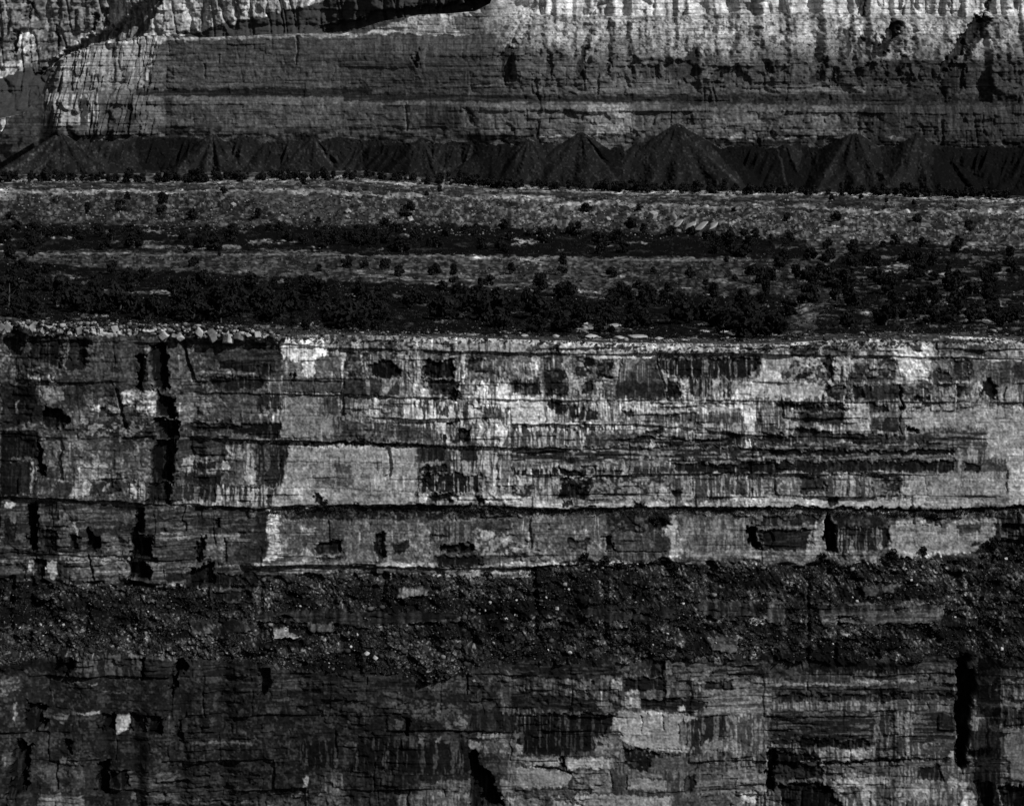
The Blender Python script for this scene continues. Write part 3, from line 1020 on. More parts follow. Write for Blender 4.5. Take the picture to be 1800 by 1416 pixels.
gate = gate * CALM; gate2 = gate2 * CALM * .75
D = (bd1 - .5) * .9 + (hx1 - .5) * 1.0 * CALM + ((bd2 - .5) * .7 + (hx2 - .5) * .6) * rough
D += (fbm(X / 9, Y / 7, 32, 3) - .5) * 1.0 * rough
D -= (.5 * np.exp(-(eh1 / 1.4) ** 2) * (hx1 > .3) * gate + .3 * np.exp(-(eh2 / 1.1) ** 2) * (hx2 > .45) * gate2 + .3 * np.exp(-(ev1 / 1.3) ** 2) * gate2) * (1 - .7 * slope_m)
D *= 1 - .55 * slope_m
butt = (fbm(X / 130, Y / 900, 33, 2) - .5) * 8 * sstep(500, 250, X) + (fbm(X / 220, Y / 900, 34, 2) - .5) * 4 + (noise(X / 26, Y / 200, 35) - .5) * 2.2 * sstep(560, 330, X)
butt += (fbm(X / 150, Y / 700, 36, 2) - .5) * 3.5 * sstep(low - 20, low + 60, Y)
rub = BAND * 1.0 - slope_m * 3.0 * np.clip(1 - np.abs(noise(X / 44, Y / 130, 49) - .5) * 7, 0, 1)
rub = rub + slope_m * ((noise((X - .7 * Y) / 4, (Y + .7 * X) / 13, 46) - .5) * 1.3 + (noise(X / 3.6, Y / 2.6, 37) ** 2) * 1.5 + (noise(X / 9, Y / 6, 38) - .5) * 1.2 + (fbm(X / 45, Y / 30, 39) - .5) * 6 + (noise(X / 17, Y / 9, 40) - .5) * 3.2 - .3)
D += sstep(14, 2, Y - rim) * (.5 + .5 * sstep(500, 440, X)) * (noise(X / 8, Y / 7, 47) - .4) * 3.5
D = D - hang + butt + rub - NW.rec * .55
hgt = 1 / 6.0
foot = FOOT(X); low = LOWTOP(X)
prof = .17 * np.clip(np.minimum(Y, foot) - rim, 0, None) + 1.35 * np.clip(np.minimum(Y, low) - foot, 0, None) + .2 * np.clip(Y - low, 0, None)
Y0 = 905 - prof * hgt
round_ = 2.2 * np.exp(-np.clip(Y - rim, 0, None) / 5)
Yd = Y0 - D + round_
above = np.clip(rim - Y, 0, None)
zx = (X - 900) * Y0 / FPX; zz = HCAM + (YH - np.maximum(Y, rim)) * Y0 / FPX
Yd = Yd + above * .3; zz = zz - above * .012
# tone: dirt along the cracks, fine variation of the rock itself
tone = NW.tone
tone = tone * (1 + (.16 + .2 * sstep(1250, 1330, X)) * sstep(1200, 1240, Y) * sstep(860, 900, X) * sstep(26, 44, tone))
tone = tone * (1 + .25 * sstep(12, 5, Y - rim) * (Y >= rim - 1))
tone = tone * (1 - .35 * np.exp(-(eh2 / 1.0) ** 2) * (hx2 > .4) * gate2) * (1 - .2 * np.exp(-(ev2 / .9) ** 2) * gate) * (.9 + .2 * hx2)
tone = tone * np.exp((noise(X / 2.4, Y / 2.4, 41) - .5) * .5 + (fbm((X + NW.wx * .3) / 5, Y / 13, 42, 2) - .5) * .42 + (fbm(X / 30, Y / 3, 43, 2) - .5) * .35)
tone = tone * (1 + slope_m * np.where(noise(X / 2.6, Y / 2.2, 44) > .72, .8, -.12))
NW_K = .86
tone = tone * np.where(Y < foot, np.exp((noise(X / 3.4, Y / 7, 45) - .5) * .3) * np.clip(tone / 78, .05, 3) ** .2, 1)
tone = np.where(tone > 120, 120 + (tone - 120) * .6, tone)
co = np.stack([zx, Yd, zz], -1)
NW_CO = co
me = mesh_from('canyon_wall', co, grid_faces(*X.shape), albedo(tone, (NW_K + .26 * (1 - CALM) / .72) * (1 + .45 * slope_m)), ROCK)
add('canyon_wall', me, kind='structure')
# ---------------------------------------------------------------- the far wall: nose, ledges, rubble slope, talus cones
FAR = curve([(-160, 316), (0, 315), (300, 316), (560, 312), (640, 310), (760, 320), (900, 327), (1100, 333), (1250, 336), (1500, 340), (1700, 343), (1800, 348), (1960, 352)])
CREST = curve([(-160, 240), (40, 200), (72, 168), (82, 140), (96, 112), (106, 103), (130, 92), (165, 79), (207, 74), (224, 68), (262, 62), (360, 66), (450, 62), (558, 58), (600, 60), (635, 50), (670, 38), (738, 26),
               (790, 24), (834, 20), (862, 6), (872, -60), (884, -170), (1000, -215), (1100, -240), (1960, -250)])
FW = Canvas(XL, XR, -255, 372, 1.25, 51)
X, Y = FW.X, FW.Y
LED = np.interp(X, [0, 100, 300, 700, 1100, 1500, 1800], [160, 161, 164, 170, 177, 180, 182]) + (noise(X / 40, Y * 0, 5) - .5) * 4
SLT = np.interp(X, [0, 800, 900, 1100, 1300, 1500, 1800], [60, 62, 96, 105, 112, 112, 108]) + ((fbm(X / 28, Y * 0, 6, 2) - .5) * 40 + (noise(X / 9, Y * 0, 7) - .5) * 16) * sstep(850, 1000, X)
UPB = np.interp(X, [0, 860, 960, 1150, 1300, 1450, 1600, 1800], [10, 8, 28, 30, 24, 22, 30, 28]) + (fbm(X / 25, Y * 0, 7, 2) - .5) * 14
TAL = 243 + np.interp(X, [0, 300, 900, 1300, 1800], [-8, -14, -6, 0, 4])
right = sstep(845, 905, X)
FW.tone[:] = 66
FW.poly([(-500, -300), (2300, -300), (2300, 400), (-500, 400)], 62, 74, 'n', .5)
up = sstep(3, -3, Y - UPB) * right
FW.tone += ((150 + 16 * (noise(X / 9, Y / 40, 8) - .5) * 4) - FW.tone) * up
rs = sstep(-3, 3, Y - UPB) * sstep(6, -10, Y - SLT) * right
FW.tone += (np.where(noise(X / 5, Y / 4, 9) > .7, 84, 122) * (.7 + .6 * fbm(X / 34, Y / 22, 10, 2)) * (1.12 - .42 * sstep(UPB + 25, SLT + 12, Y)) * np.where(noise(X / 3, Y / 2.6, 13) > .8, .6, 1) - FW.tone) * rs
FW.tone *= 1 - .18 * right * sstep(SLT - 20, SLT + 15, Y) * sstep(1000, 1500, X)
SB = 1800 / 620
T_FA = '''
116/80v.4: 300,230 800,230 745,410 400,430 280,430 290,320
118/88v.3: 480,230 560,230 560,410 480,400
118/60v.4: 215,480 510,480 510,640 215,640
100/70n: 200,430 720,410 720,450 220,480
135/110n.4: 560,222 760,178 1000,190 1500,170 1850,165 1850,190 1000,222 800,232
70/58h.4: 820,210 1960,180 1960,440 760,440
26/40h: 690,458 1900,448 1900,498 690,490
76/60n.4: 700,498 1900,498 1900,660 710,650
40: 830,500 885,500 880,590 840,590
38: 655,500 690,500 690,640 650,640
42: 415,500 445,500 440,640 415,640
55/70n: 520,500 650,500 640,640 520,640
85/65n: 1620,520 1700,520 1690,600 1630,590
c 8 2: 1510,190 1515,260 1505,330
c 7 2: 1110,280 1110,320
c 7 2: 1040,330 1040,400
'''
T_FB = '''
165/135n: 100,175 380,75 700,55 840,140 700,180 400,178
100/75n: 560,75 760,80 860,150 820,190 600,170
67/54v.4: 90,180 800,180 800,290 -120,290
64/53h.4: -140,290 1000,290 1000,500 260,490
28/42h: 0,480 1800,490 1800,525 0,520
75/60n.4: -90,520 1500,530 1500,690 160,680
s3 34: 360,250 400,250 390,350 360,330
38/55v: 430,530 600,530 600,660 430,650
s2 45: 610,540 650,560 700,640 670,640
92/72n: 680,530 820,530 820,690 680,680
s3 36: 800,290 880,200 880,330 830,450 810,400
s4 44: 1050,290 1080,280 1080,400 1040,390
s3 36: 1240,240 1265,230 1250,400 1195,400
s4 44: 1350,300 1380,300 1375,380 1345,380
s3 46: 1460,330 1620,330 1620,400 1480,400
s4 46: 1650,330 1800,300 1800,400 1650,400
82/62h: 1190,410 1780,410 1780,480 1200,480
110/80n: 1260,530 1480,530 1490,680 1260,690
130: 980,690 1440,690 1420,700 980,698
c 9 2: 330,530 330,660
c 7 2: 940,530 945,630
c 9 2.5: 1310,400 1310,480
l 8 95: 700,440 830,430
'''
T_FC = '''
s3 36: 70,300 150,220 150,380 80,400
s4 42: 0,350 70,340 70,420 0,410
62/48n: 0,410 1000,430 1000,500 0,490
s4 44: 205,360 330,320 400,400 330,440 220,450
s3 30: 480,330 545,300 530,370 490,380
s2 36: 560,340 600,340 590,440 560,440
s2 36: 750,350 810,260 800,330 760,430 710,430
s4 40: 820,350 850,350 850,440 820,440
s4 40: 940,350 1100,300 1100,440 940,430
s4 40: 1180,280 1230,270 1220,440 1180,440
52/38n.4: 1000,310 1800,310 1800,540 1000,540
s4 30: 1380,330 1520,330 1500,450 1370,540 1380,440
78/56h: 380,440 1000,440 1000,470 380,470
28/44n.4: 0,480 1800,490 1800,540 0,540
70/44n.45: 0,530 1000,540 1000,710 0,700
88/66n: 180,590 460,590 460,700 180,700
82/60n: 720,540 850,540 870,680 720,700
95/70n: 1120,640 1230,650 1200,710 1120,705
48/34v.4: 1000,540 1800,540 1800,720 1000,700
120: 220,700 640,705 640,714 220,710
105: 1110,700 1170,705 1160,714 1110,712
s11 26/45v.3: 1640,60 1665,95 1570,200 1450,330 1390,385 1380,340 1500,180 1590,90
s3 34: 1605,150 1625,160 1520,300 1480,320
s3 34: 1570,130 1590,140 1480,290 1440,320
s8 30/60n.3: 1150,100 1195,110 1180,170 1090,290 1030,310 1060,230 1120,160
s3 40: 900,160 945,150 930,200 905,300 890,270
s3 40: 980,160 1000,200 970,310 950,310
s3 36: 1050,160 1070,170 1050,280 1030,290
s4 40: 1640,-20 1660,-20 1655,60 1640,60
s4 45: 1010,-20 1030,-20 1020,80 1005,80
28: 990,560 1020,550 1030,640 1000,660
'''
for t, ox in ((T_FA, 0), (T_FB, 600), (T_FC, 1180)): FW.text(t, ox, 0, SB)  # gully shadows and the sunlit ridge bench are painted into the grey
# macro shape: distance of the face
M = np.interp(X, [-160, 20, 60, 78, 110, 200, 290, 600, 860, 900, 1400, 1960], [150, 120, 62, 8, -2, 14, 30, 4, -34, -38, -32, -30]).astype(f32)
q = 1 / 3.0                                                     # metres in one photo pixel out here
jig = (noise(X / 50, X * 0, 12) - .5) * 5
prof = (.18 * np.clip(TAL - Y, 0, None) - .12 * np.clip(LED + 18 - Y, 0, None) + 1.6 * np.clip(np.minimum(LED + 16, TAL) - np.maximum(Y, LED), 0, None)
        + .12 * np.clip(LED - Y, 0, None)) * q
slr = np.clip(SLT - np.maximum(Y, UPB), 0, None) * right
prof += 1.25 * slr * q
prof += np.clip(95 - np.maximum(Y, CREST(X)), 0, 34) * sstep(560, 680, X) * (1 - right) * .75 * q
i1, bd1, hx1, ev1, eh1 = beds(X, Y, 71, 14, 34, 40, 120, 6)
i2, bd2, hx2, ev2, eh2 = beds(X, Y, 72, 4, 9, 7, 40, 4)
cliff = 1 - .75 * rs
bd1 = noise(X / 120 + i1 * 7.3, i1 * 5.1, 67); bd2 = noise(X / 60 + i2 * 9.7, i2 * 3.3, 68)
D = ((bd1 - .5) * 1.3 + (hx1 - .5) * 1.4 + (bd2 - .5) * 1.0 + (hx2 - .5) * 1.0) * cliff
gate = sstep(.45, .62, fbm(X / 50, Y / 30, 65, 2)) * cliff
D -= (.7 * np.exp(-(eh1 / 1.5) ** 2) * (hx1 > .35) + .4 * np.exp(-(eh2 / 1.1) ** 2) * (hx2 > .5)) * gate
face = sstep(285, 330, X) * (1 - right)
D *= 1 - .6 * face
D += (fbm(X / 8, Y / 6, 73, 3) - .5) * 1.6 * (1 - .5 * face)
D += (fbm((X + .4 * Y) / 70, Y / 160, 74, 2) - .5) * 5
gul = noise((X + .45 * Y) / 22, Y / 110, 75)
D += rs * ((fbm((X + .5 * Y) / 24, (Y - .3 * X) / 30, 75, 3) - .5) * 5.5 + (np.abs(gul - .5) * 2 - .5) * 7 * sstep(UPB, UPB + 40, Y) + noise(X / 7, Y / 6, 76) * 2.8 + noise(X / 3, Y / 2.6, 14) * 1.2)
# fins of the nose and joints of the upper cliff
def joints(x, y, w, h, seed):
    n = noise((x + (noise(x / 9, y / 12, seed + 1) - .5) * 6) / w, y / h, seed)
    return np.clip(1 - np.abs(n - .5) * 9, 0, 1) + .8 * np.clip(1 - np.abs(noise(x / (w * .45), y / (h * .7), seed + 2) - .5) * 8, 0, 1)
step_ = sstep(101, 107, Y) * 2.5 + sstep(158, 164, Y) * 1.5
D += ((fbm(X / 17, Y / 70, 77, 2) - .5) * 9 - 3.2 * joints(X + .2 * Y, Y, 17, 60, 60) + step_) * sstep(300, 245, X) * (Y < TAL + 6)
D -= 2.6 * np.clip(1 - np.abs(noise((X + (noise(X / 9, Y / 12, 15) - .5) * 5) / 40, Y / 120, 63) - .5) * 26, 0, 1) * up
D -= (1.5 - 1.1 * face) * joints(X, Y, 34, 50, 64) * cliff * sstep(300, 400, X) * gate
# spurs that throw shade to the lower left
for sx, y0, y1, am, wd in ((1742, 22, 150, 26, 55), (1588, 28, 120, 18, 45), (1515, 50, 115, 10, 24), (1452, 75, 125, 9, 26), (1362, 95, 140, 8, 24), (1232, 62, 138, 13, 34), (1032, 52, 135, 7, 26),
                           (904, 36, 130, 14, 40), (733, 60, 118, 5, 24), (1545, 45, 110, 9, 20), (1490, 52, 110, 7, 20), (1660, 75, 130, 8, 30), (1120, 70, 130, 6, 26)):
    sxw = sx + (noise(Y / 14, Y * 0, int(sx) % 60) - .5) * 9 + (Y - y0) * .03
    u = X - sxw
    env = sstep(y0 - 6, y0 + 22, Y) * (1 - sstep(y1, y1 + 45, Y))
    D += .24 * am * env * np.where(u >= 0, np.exp(-u / wd), np.exp(-(u / 7.0) ** 2)) * (.7 + .6 * noise(X / 6, Y / 9, 66)) - am * .1 * env * np.exp(-((u + 16) / 14) ** 2)
D -= FW.rec * .6
Yw = 1792 + M + prof - D + jig * .3
# talus: the union of cones leaning on the wall
xm = (X - 900) * q; zm = (YH - Y) * q
cones = ((105, 231), (60, 250), (200, 246), (250, 262), (318, 252), (374, 233), (470, 248), (552, 240), (612, 258), (690, 250), (742, 243), (800, 262), (866, 250), (930, 243), (1022, 230), (1092, 262), (1126, 246), (1190, 214), (1345, 262), (1380, 250), (1502, 226), (1612, 230), (1664, 262), (1850, 240))
rc = np.random.default_rng(31)
cones = cones + tuple((float(x), 246 + 22 * rc.random() + .004 * x) for x in np.arange(80, 2260, 27) + rc.uniform(-13, 13, len(np.arange(80, 2260, 27))))
Yt = np.full(X.shape, 1e5, f32)
rg = 1 + .06 * (fbm(X / 20, Y / 30, 79) - .5)
for cx, cy in cones:
    k = int((cx - XL) / 1.25); j = int((cy + 255) / 1.25)
    ya = float(np.median(Yw[j - 6:j + 1, max(0, k - 8):k + 9])) + 1.5
    dist = np.clip((YH - cy) * q - zm, 0, None) / (.66 * rg)
    dx = (xm - (cx - 900) * q)
    dist = dist * (1 + .32 * (noise(np.arctan2(dx, dist + 1e-3) * 7 + cx, dist / 40, 58) - .5))
    Yt = np.minimum(Yt, np.where(dist > np.abs(dx), ya - np.sqrt(np.clip(dist ** 2 - dx ** 2, 0, None)), 1e5))
lev = TAL + 13 + (fbm(X / 40, X * 0, 88, 2) - .5) * 16
dist = np.clip((Y - lev) * q, 0, None) / (.6 * rg)
wl = np.interp(X[0], X[0], np.median(Yw[int((240 + 255) / 1.25):int((250 + 255) / 1.25)], axis=0)); wl = np.convolve(np.pad(wl, 40, 'edge'), np.ones(81) / 81, 'valid')[None, :]
Yt = np.minimum(Yt, np.where((dist > 0) & (X > 70), wl + 1 - dist * (.45 + .2 * fbm(X / 34, Y / 200, 89, 2)) + (fbm(X / 26, Y / 200, 90, 2) - .5) * 8 * sstep(0, 20, dist) - (1 - np.abs(noise(X / 13 + Y / 40, Y / 90, 56) - .5) * 4).clip(0, 1) * 6 * sstep(2, 14, dist), 1e5))
Yt = Yt + (fbm(X / 10, Y / 16, 80, 2) - .5) * 1.6 - (noise(X / 3, Y / 2.5, 81) ** 3) * 1.4
tm = (Yt < Yw) & (Y > 200)
Yd = np.where(tm, Yt, Yw)
base_y = np.minimum(Y, 372)
tone = FW.tone
tone = tone * (1 - .55 * sstep(TAL - 16, TAL + 4, Y) * sstep(.42, .62, fbm(X / 12, Y / 9, 16, 2)))
tone = tone * (1 - .3 * np.exp(-(eh2 / 1.0) ** 2) * (hx2 > .45) * gate) * (1 - .25 * np.exp(-(ev2 / .9) ** 2) * (bd2 > .5))
tone = tone * np.exp((noise(X / 2.6, Y / 2.6, 82) - .5) * .35 + (fbm(X / 5, Y / 14, 83, 2) - .5) * .4 + (fbm(X / 40, Y / 3, 84, 2) - .5) * .3)
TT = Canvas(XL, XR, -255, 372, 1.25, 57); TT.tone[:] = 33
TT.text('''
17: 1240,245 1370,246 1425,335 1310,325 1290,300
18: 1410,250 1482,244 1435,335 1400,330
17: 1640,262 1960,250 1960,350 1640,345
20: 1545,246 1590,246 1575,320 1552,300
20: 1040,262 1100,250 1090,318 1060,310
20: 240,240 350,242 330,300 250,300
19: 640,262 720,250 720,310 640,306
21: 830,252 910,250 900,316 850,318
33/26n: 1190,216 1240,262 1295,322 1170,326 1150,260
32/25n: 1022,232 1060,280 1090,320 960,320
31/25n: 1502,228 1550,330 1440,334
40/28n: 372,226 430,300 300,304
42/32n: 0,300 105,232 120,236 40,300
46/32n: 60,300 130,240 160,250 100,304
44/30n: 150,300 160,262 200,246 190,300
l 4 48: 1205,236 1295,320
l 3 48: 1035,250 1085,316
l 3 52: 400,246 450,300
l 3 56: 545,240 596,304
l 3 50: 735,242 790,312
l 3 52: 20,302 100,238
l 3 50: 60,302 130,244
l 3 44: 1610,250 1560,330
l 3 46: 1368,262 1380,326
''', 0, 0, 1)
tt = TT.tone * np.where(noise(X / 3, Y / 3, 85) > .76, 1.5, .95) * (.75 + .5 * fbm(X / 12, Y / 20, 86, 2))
tone = np.where(tm, tt * (1 + .35 * sstep(82, 66, X)), tone * (1 + 1.3 * sstep(82, 66, X)))  # left of the nose, rock painted brighter to offset its shadow
cr = CREST(X)
above = np.clip(cr - Y, 0, None)
Ys = Yd[np.clip(np.round((cr[0] + 255) / 1.25).astype(int), 0, len(FW.y) - 1), np.arange(len(FW.x))][None, :]
Yd = np.where(above > 0, np.maximum(Ys, 1700) + above * .25, Yd)
Yn = np.where(above > 0, Ys, 1792 + M + prof * .6)
Yn = np.where(tm & (above <= 0), Yd, Yn)
co = np.stack([(X - 900) * Yn / FPX, Yd, HCAM + (YH - np.maximum(Y, cr)) * Yn / FPX - above * .02], -1)
flat = tm | (rs > .5)
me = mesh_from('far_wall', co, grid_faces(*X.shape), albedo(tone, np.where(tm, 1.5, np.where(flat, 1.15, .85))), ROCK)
add('far_wall', me, kind='structure')

# ---------------------------------------------------------------- the cliff set back behind the nose
BW = Canvas(XL - 60, 1050, -330, 330, 1.5, 91)
X, Y = BW.X, BW.Y
BW.tone[:] = 150
BW.poly([(-560, -400), (1100, -400), (1100, 400), (-560, 400)], 150, 110, 'v', .4)
BW.text('''
105/70n.45: -90,-90 560,-60 560,30 300,260 200,370 60,380 -90,340
150/110n: 80,170 150,150 180,270 80,280
150/100n.4: -60,340 150,290 60,390 -60,390
s5 150/100v.4: 1620,125 1720,110 1790,110 1900,60 2160,35 2560,-25 2640,120 2000,260 1620,240
s9 110/70v.4: 160,385 330,250 470,170 545,140 545,200 400,270 280,330 190,400
s13 110/70v.4: 560,130 640,60 790,-60 860,-60 750,110 720,190 570,240 530,200
s5 60: 60,160 95,160 80,270 50,270
s5 60: 120,10 140,10 130,110 110,110
s4 55: 270,130 285,130 280,240 265,240
s4 55: 440,70 470,70 465,150 445,150
s4 55: 500,40 530,40 525,140 500,140
''', 0, 0, SB)
D = np.zeros_like(X)
i1, bd1, hx1, ev1, eh1 = beds(X, Y, 92, 12, 30, 30, 80, 6)
i2, bd2, hx2, ev2, eh2 = beds(X, Y, 93, 4, 9, 7, 30, 4)
D += (bd1 - .5) * 1.5 + (hx1 - .5) * 2 + (bd2 - .5) * .9 + (hx2 - .5) * 1.4 + (fbm(X / 9, Y / 8, 94, 3) - .5) * 2.4
D -= 3.0 * joints(X - .15 * Y, Y, 26, 90, 70) 
D += (fbm(X / 80, Y / 300, 96, 2) - .5) * 14
foot = np.interp(X, [-200, 0, 60, 130, 200, 280, 400, 560, 1000], [118, 112, 100, 84, 48, 60, 50, 42, 36])
apron = np.clip(Y - foot, 0, None) * 1.1 / 3
D -= BW.rec
Yd = np.interp(X, [-200, 0, 190, 280, 560, 860, 1050], [1990, 1985, 1975, 1960, 1930, 1880, 1850]) + .15 * (200 - Y) / 3 - D - apron
tone = BW.tone * np.exp((noise(X / 2.6, Y / 2.6, 97) - .5) * .4 + (fbm(X / 5, Y / 16, 98, 2) - .5) * .45)
tone = tone * (1 - .4 * np.exp(-(eh2 / 1.1) ** 2) * (hx2 > .5))
tone = np.where(Y > 136 - .24 * X + (noise(X / 7, Y / 7, 92) - .5) * 14, 44 + 10 * noise(X / 6, Y / 3, 99), tone)  # below a slanting line the cliff is painted in its shaded grey
Y0 = np.interp(X, [-200, 0, 860, 1050], [1990, 1985, 1880, 1850])
co = np.stack([(X - 900) * Y0 / FPX, Yd, HCAM + (YH - Y) * Y0 / FPX], -1)
add('set_back_cliff', mesh_from('set_back_cliff', co, grid_faces(*X.shape), albedo(tone, .85), ROCK), kind='structure')

# ---------------------------------------------------------------- the plateau between the walls
NR = 420
xs = np.arange(XL, XR + 1, 1.5, dtype=f32)
tt = np.linspace(0, 1.12, NR, dtype=f32)                    # 0 at the rim, 1 at the foot of the far talus
X, T = np.meshgrid(xs, tt)
NOM = curve([(0, 597), (1, 325), (1.12, 300)])
def row_nom(T): return 597 - 272 * T
def depth_of(nom):                                           # distance for a nominal row (seen at the middle of the picture)
    return np.interp(-nom, [-600, -570, -540, -500, -470, -450, -410, -372, -350, -345, -335, -331, -325, -290], [903, 962, 1030, 1140, 1225, 1290, 1450, 1520, 1552, 1580, 1640, 1665, 1700, 1900])
def land(px, t):
    nom = row_nom(t)
    py = nom + (RIM(px) - 597) * (1 - np.clip(t, 0, 1)) + (FAR(px) - 325) * np.clip(t, 0, 1.2)
    return py, depth_of(nom)
PYg, Yg = land(X, T)
bump = (fbm(X / 60, T * 22, 111, 3) - .5) * 1.6 + (fbm(X / 12, T * 60, 112, 2) - .5) * .9
hill = sstep(.64, .72, T) * (1 - sstep(.9, .96, T))
bump += hill * ((fbm(X / 30, T * 40, 115, 3) - .5) * 3.2 + (noise(X / 9, T * 150, 116) - .5) * 1.5)
bump *= sstep(0, .03, T) * (1 - .6 * sstep(.9, 1, T))
gx = (X - 900) * Yg / FPX; gz = HCAM + (YH - PYg) * Yg / FPX + bump
gz = gz - .5 * sstep(.02, 0, T) - 3 * sstep(1.02, 1.1, T)
def rect_t(nom): return (597 - nom) / 272
def to_t(px, py):                                            # inverse of land() for a photo row
    a = RIM(px) - 597; b = FAR(px) - 325
    return (py - 597 - a) / (-272 - a + b)
P = Canvas(XL, XR, 300, 612, 1.25, 121)
P.tone[:] = 50
P.poly([(-500, 290), (2300, 290), (2300, 640), (-500, 620)], 42, 80, 'h', .4)
P.text('''
30/60h.3: -60,260 1400,290 1400,430 -60,410
48/92r.4: -60,110 1900,120 1900,270 -60,260
84/66n: 1200,120 1700,110 1760,220 1400,210
150/110h: -60,95 60,95 90,150 -60,150
s0 62/36r.45: -60,410 1800,420 1800,560 1500,560 600,500 -60,450
8/38h.13: -60,450 600,500 1400,540 1800,560 1800,800 -60,760
8/30h.16: -60,280 1100,290 1800,282 1800,410 1100,400 -60,400
''', 0, 300, SB)  # dark belt ground: litter and scrub, plus tree shade painted in
P.text('''
54/105r.4: 0,100 1900,180 1900,300 1200,310 0,270
70/125r.4: 850,140 1250,170 1250,290 900,290
8/32h.16: 0,280 700,280 1300,310 1800,330 1800,440 0,430
66/38r.45: 0,430 1800,450 1800,620 1300,620 600,520 0,480
8/38h.13: 0,560 800,600 1300,640 1800,630 1800,860 0,840
''', 600, 300, SB)
P.text('''
56/112r.4: 0,190 1900,220 1900,380 700,360 0,310
66/130r.4: 700,220 1160,230 1160,330 760,320
8/30h.16: 0,320 700,350 700,450 0,440
58/30r.5: -200,450 760,455 860,560 600,640 -200,630
15/60h.25: 800,480 960,350 1900,400 1900,840 700,840 820,620
9/42h.15: 0,630 600,640 600,860 0,860
''', 1180, 300, SB)
for pts, w, g in (([(-150, 318), (0, 317), (200, 317), (400, 318), (600, 311), (720, 323), (850, 326), (1000, 334), (1200, 339), (1400, 339), (1600, 344), (1800, 352), (1950, 356)], 5, 150),
                  ([(-150, 338), (0, 337), (400, 336), (520, 335), (600, 340), (800, 346), (960, 347), (1000, 355), (1180, 362), (1280, 365), (1330, 361), (1430, 362), (1500, 370), (1800, 370), (1950, 372)], 5, 165),
                  ([(0, 443), (500, 447), (640, 449), (1300, 458)], 3, 95), ([(250, 432), (420, 434)], 5, 120), ([(830, 452), (860, 452)], 6, 160), ([(915, 455), (945, 456)], 6, 150)):
    P.line(pts, w, t=g)
for k, (a, b) in enumerate(((1160, 1240), (580, 660), (780, 850), (1000, 1110), (1280, 1420), (1390, 1460), (1600, 1680), (200, 300), (330, 420), (1620, 1690), (1700, 1790), (1520, 1600))):
    yy = (595, 590, 588, 576, 584, 474, 480, 512, 536, 530, 562, 466)[k]
    P.poly([(a, yy - 3), (b, yy - 1), (b, yy + 5), (a, yy + 3)], 112, 50, 'h', .3)
rd = np.random.default_rng(77)
for k in range(150):                                         # thin light ledges that break the scrub
    cx = rd.uniform(-20, 1820); cy = rd.choice([rd.uniform(398, 445), rd.uniform(490, 590), rd.uniform(460, 595)]); w = rd.uniform(6, 30)
    P.poly([(cx - w, cy - 1), (cx, cy - rd.uniform(1, 3)), (cx + w, cy), (cx + w * .6, cy + 2), (cx - w * .7, cy + 2.2)], rd.uniform(70, 125), 40, 'r', .3)
jx = np.clip((X - XL) / 1.25, 0, len(P.x) - 1).astype(int); jy = np.clip((PYg - 300) / 1.25, 0, len(P.y) - 1).astype(int)
tone = P.tone[jy, jx] * np.exp((fbm(X / 14, PYg / 2.2, 113, 2) - .5) * 1.1 + (noise(X / 3.5, PYg / 1.6, 114) - .5) * .7) * (1 - .26 * hill)
co = np.stack([gx, Yg + 0 * X, gz], -1)
add('plateau', mesh_from('plateau', co, grid_faces(*X.shape)[:, ::-1], albedo(tone, 1.15), SOIL), kind='structure')
def ground(px, py):
    """The spot on the plateau seen at a photo pixel."""
    t = float(np.clip(to_t(px, py), 0.004, 1.08))
    i = int(np.clip(round((px - XL) / 1.5), 0, len(xs) - 1)); j = int(np.clip(round(t / (1.12 / (NR - 1))), 0, NR - 1))
    return co_pl[j, i]
co_pl = co
# ---------------------------------------------------------------- junipers, scrub, boulders, scree
rnd = random.Random(5)
def quads_cloud(pts, size, r, squash=.8):
    n = len(pts); a = r.normal(size=(n, 3)); b = r.normal(size=(n, 3))
    a /= np.linalg.norm(a, axis=1)[:, None]; b -= a * (a * b).sum(1)[:, None]; b /= np.linalg.norm(b, axis=1)[:, None]
    s = (size * r.uniform(.6, 1.3, n))[:, None]
    co = np.stack([pts - a * s, pts - b * s * squash, pts + a * s, pts + b * s * squash], 1).reshape(-1, 3)
    return co, np.arange(4 * n, dtype=np.int32).reshape(n, 4)
def crown_arrays(seed, tall, n=640):
    """A crown one unit wide: leaf clumps round a few boughs, open between them, flat underneath."""
    r = np.random.default_rng(seed); cl = []
    for k in range(9 if tall < 1.2 else 11):
        a = r.uniform(0, 6.28); h = r.uniform(.12, 1.0)
        wide = .36 * math.sqrt(max(.05, 1 - (h - .32) ** 2 / .55)) if tall < 1.2 else .34 * (1.08 - h)
        rr = wide * r.uniform(.45, 1.0)
        cl.append((rr * math.cos(a), rr * math.sin(a), h * tall * .85, r.uniform(.15, .25)))
    pts = []
    for c in cl:
        m = n // len(cl); d = r.normal(size=(m, 3)); d /= np.linalg.norm(d, axis=1)[:, None]
        q = d * (c[3] * r.uniform(.55, 1.08, m) ** .6)[:, None]; q[:, 2] *= .75
        pts.append(q + np.array(c[:3]))
    pts = np.concatenate(pts); pts[:, 2] = np.maximum(pts[:, 2], .05 * r.random(len(pts)))
    return quads_cloud(pts, .095, r)
def tube(path, radii, k=6):
    co = []; f = []
    for i, (p, rd) in enumerate(zip(path, radii)):
        for j in range(k):
            a = j * 2 * math.pi / k; co.append((p[0] + rd * math.cos(a), p[1] + rd * math.sin(a), p[2]))
    for i in range(len(path) - 1):
        for j in range(k): f.append((i * k + j, i * k + (j + 1) % k, (i + 1) * k + (j + 1) % k, (i + 1) * k + j))
    return co, f
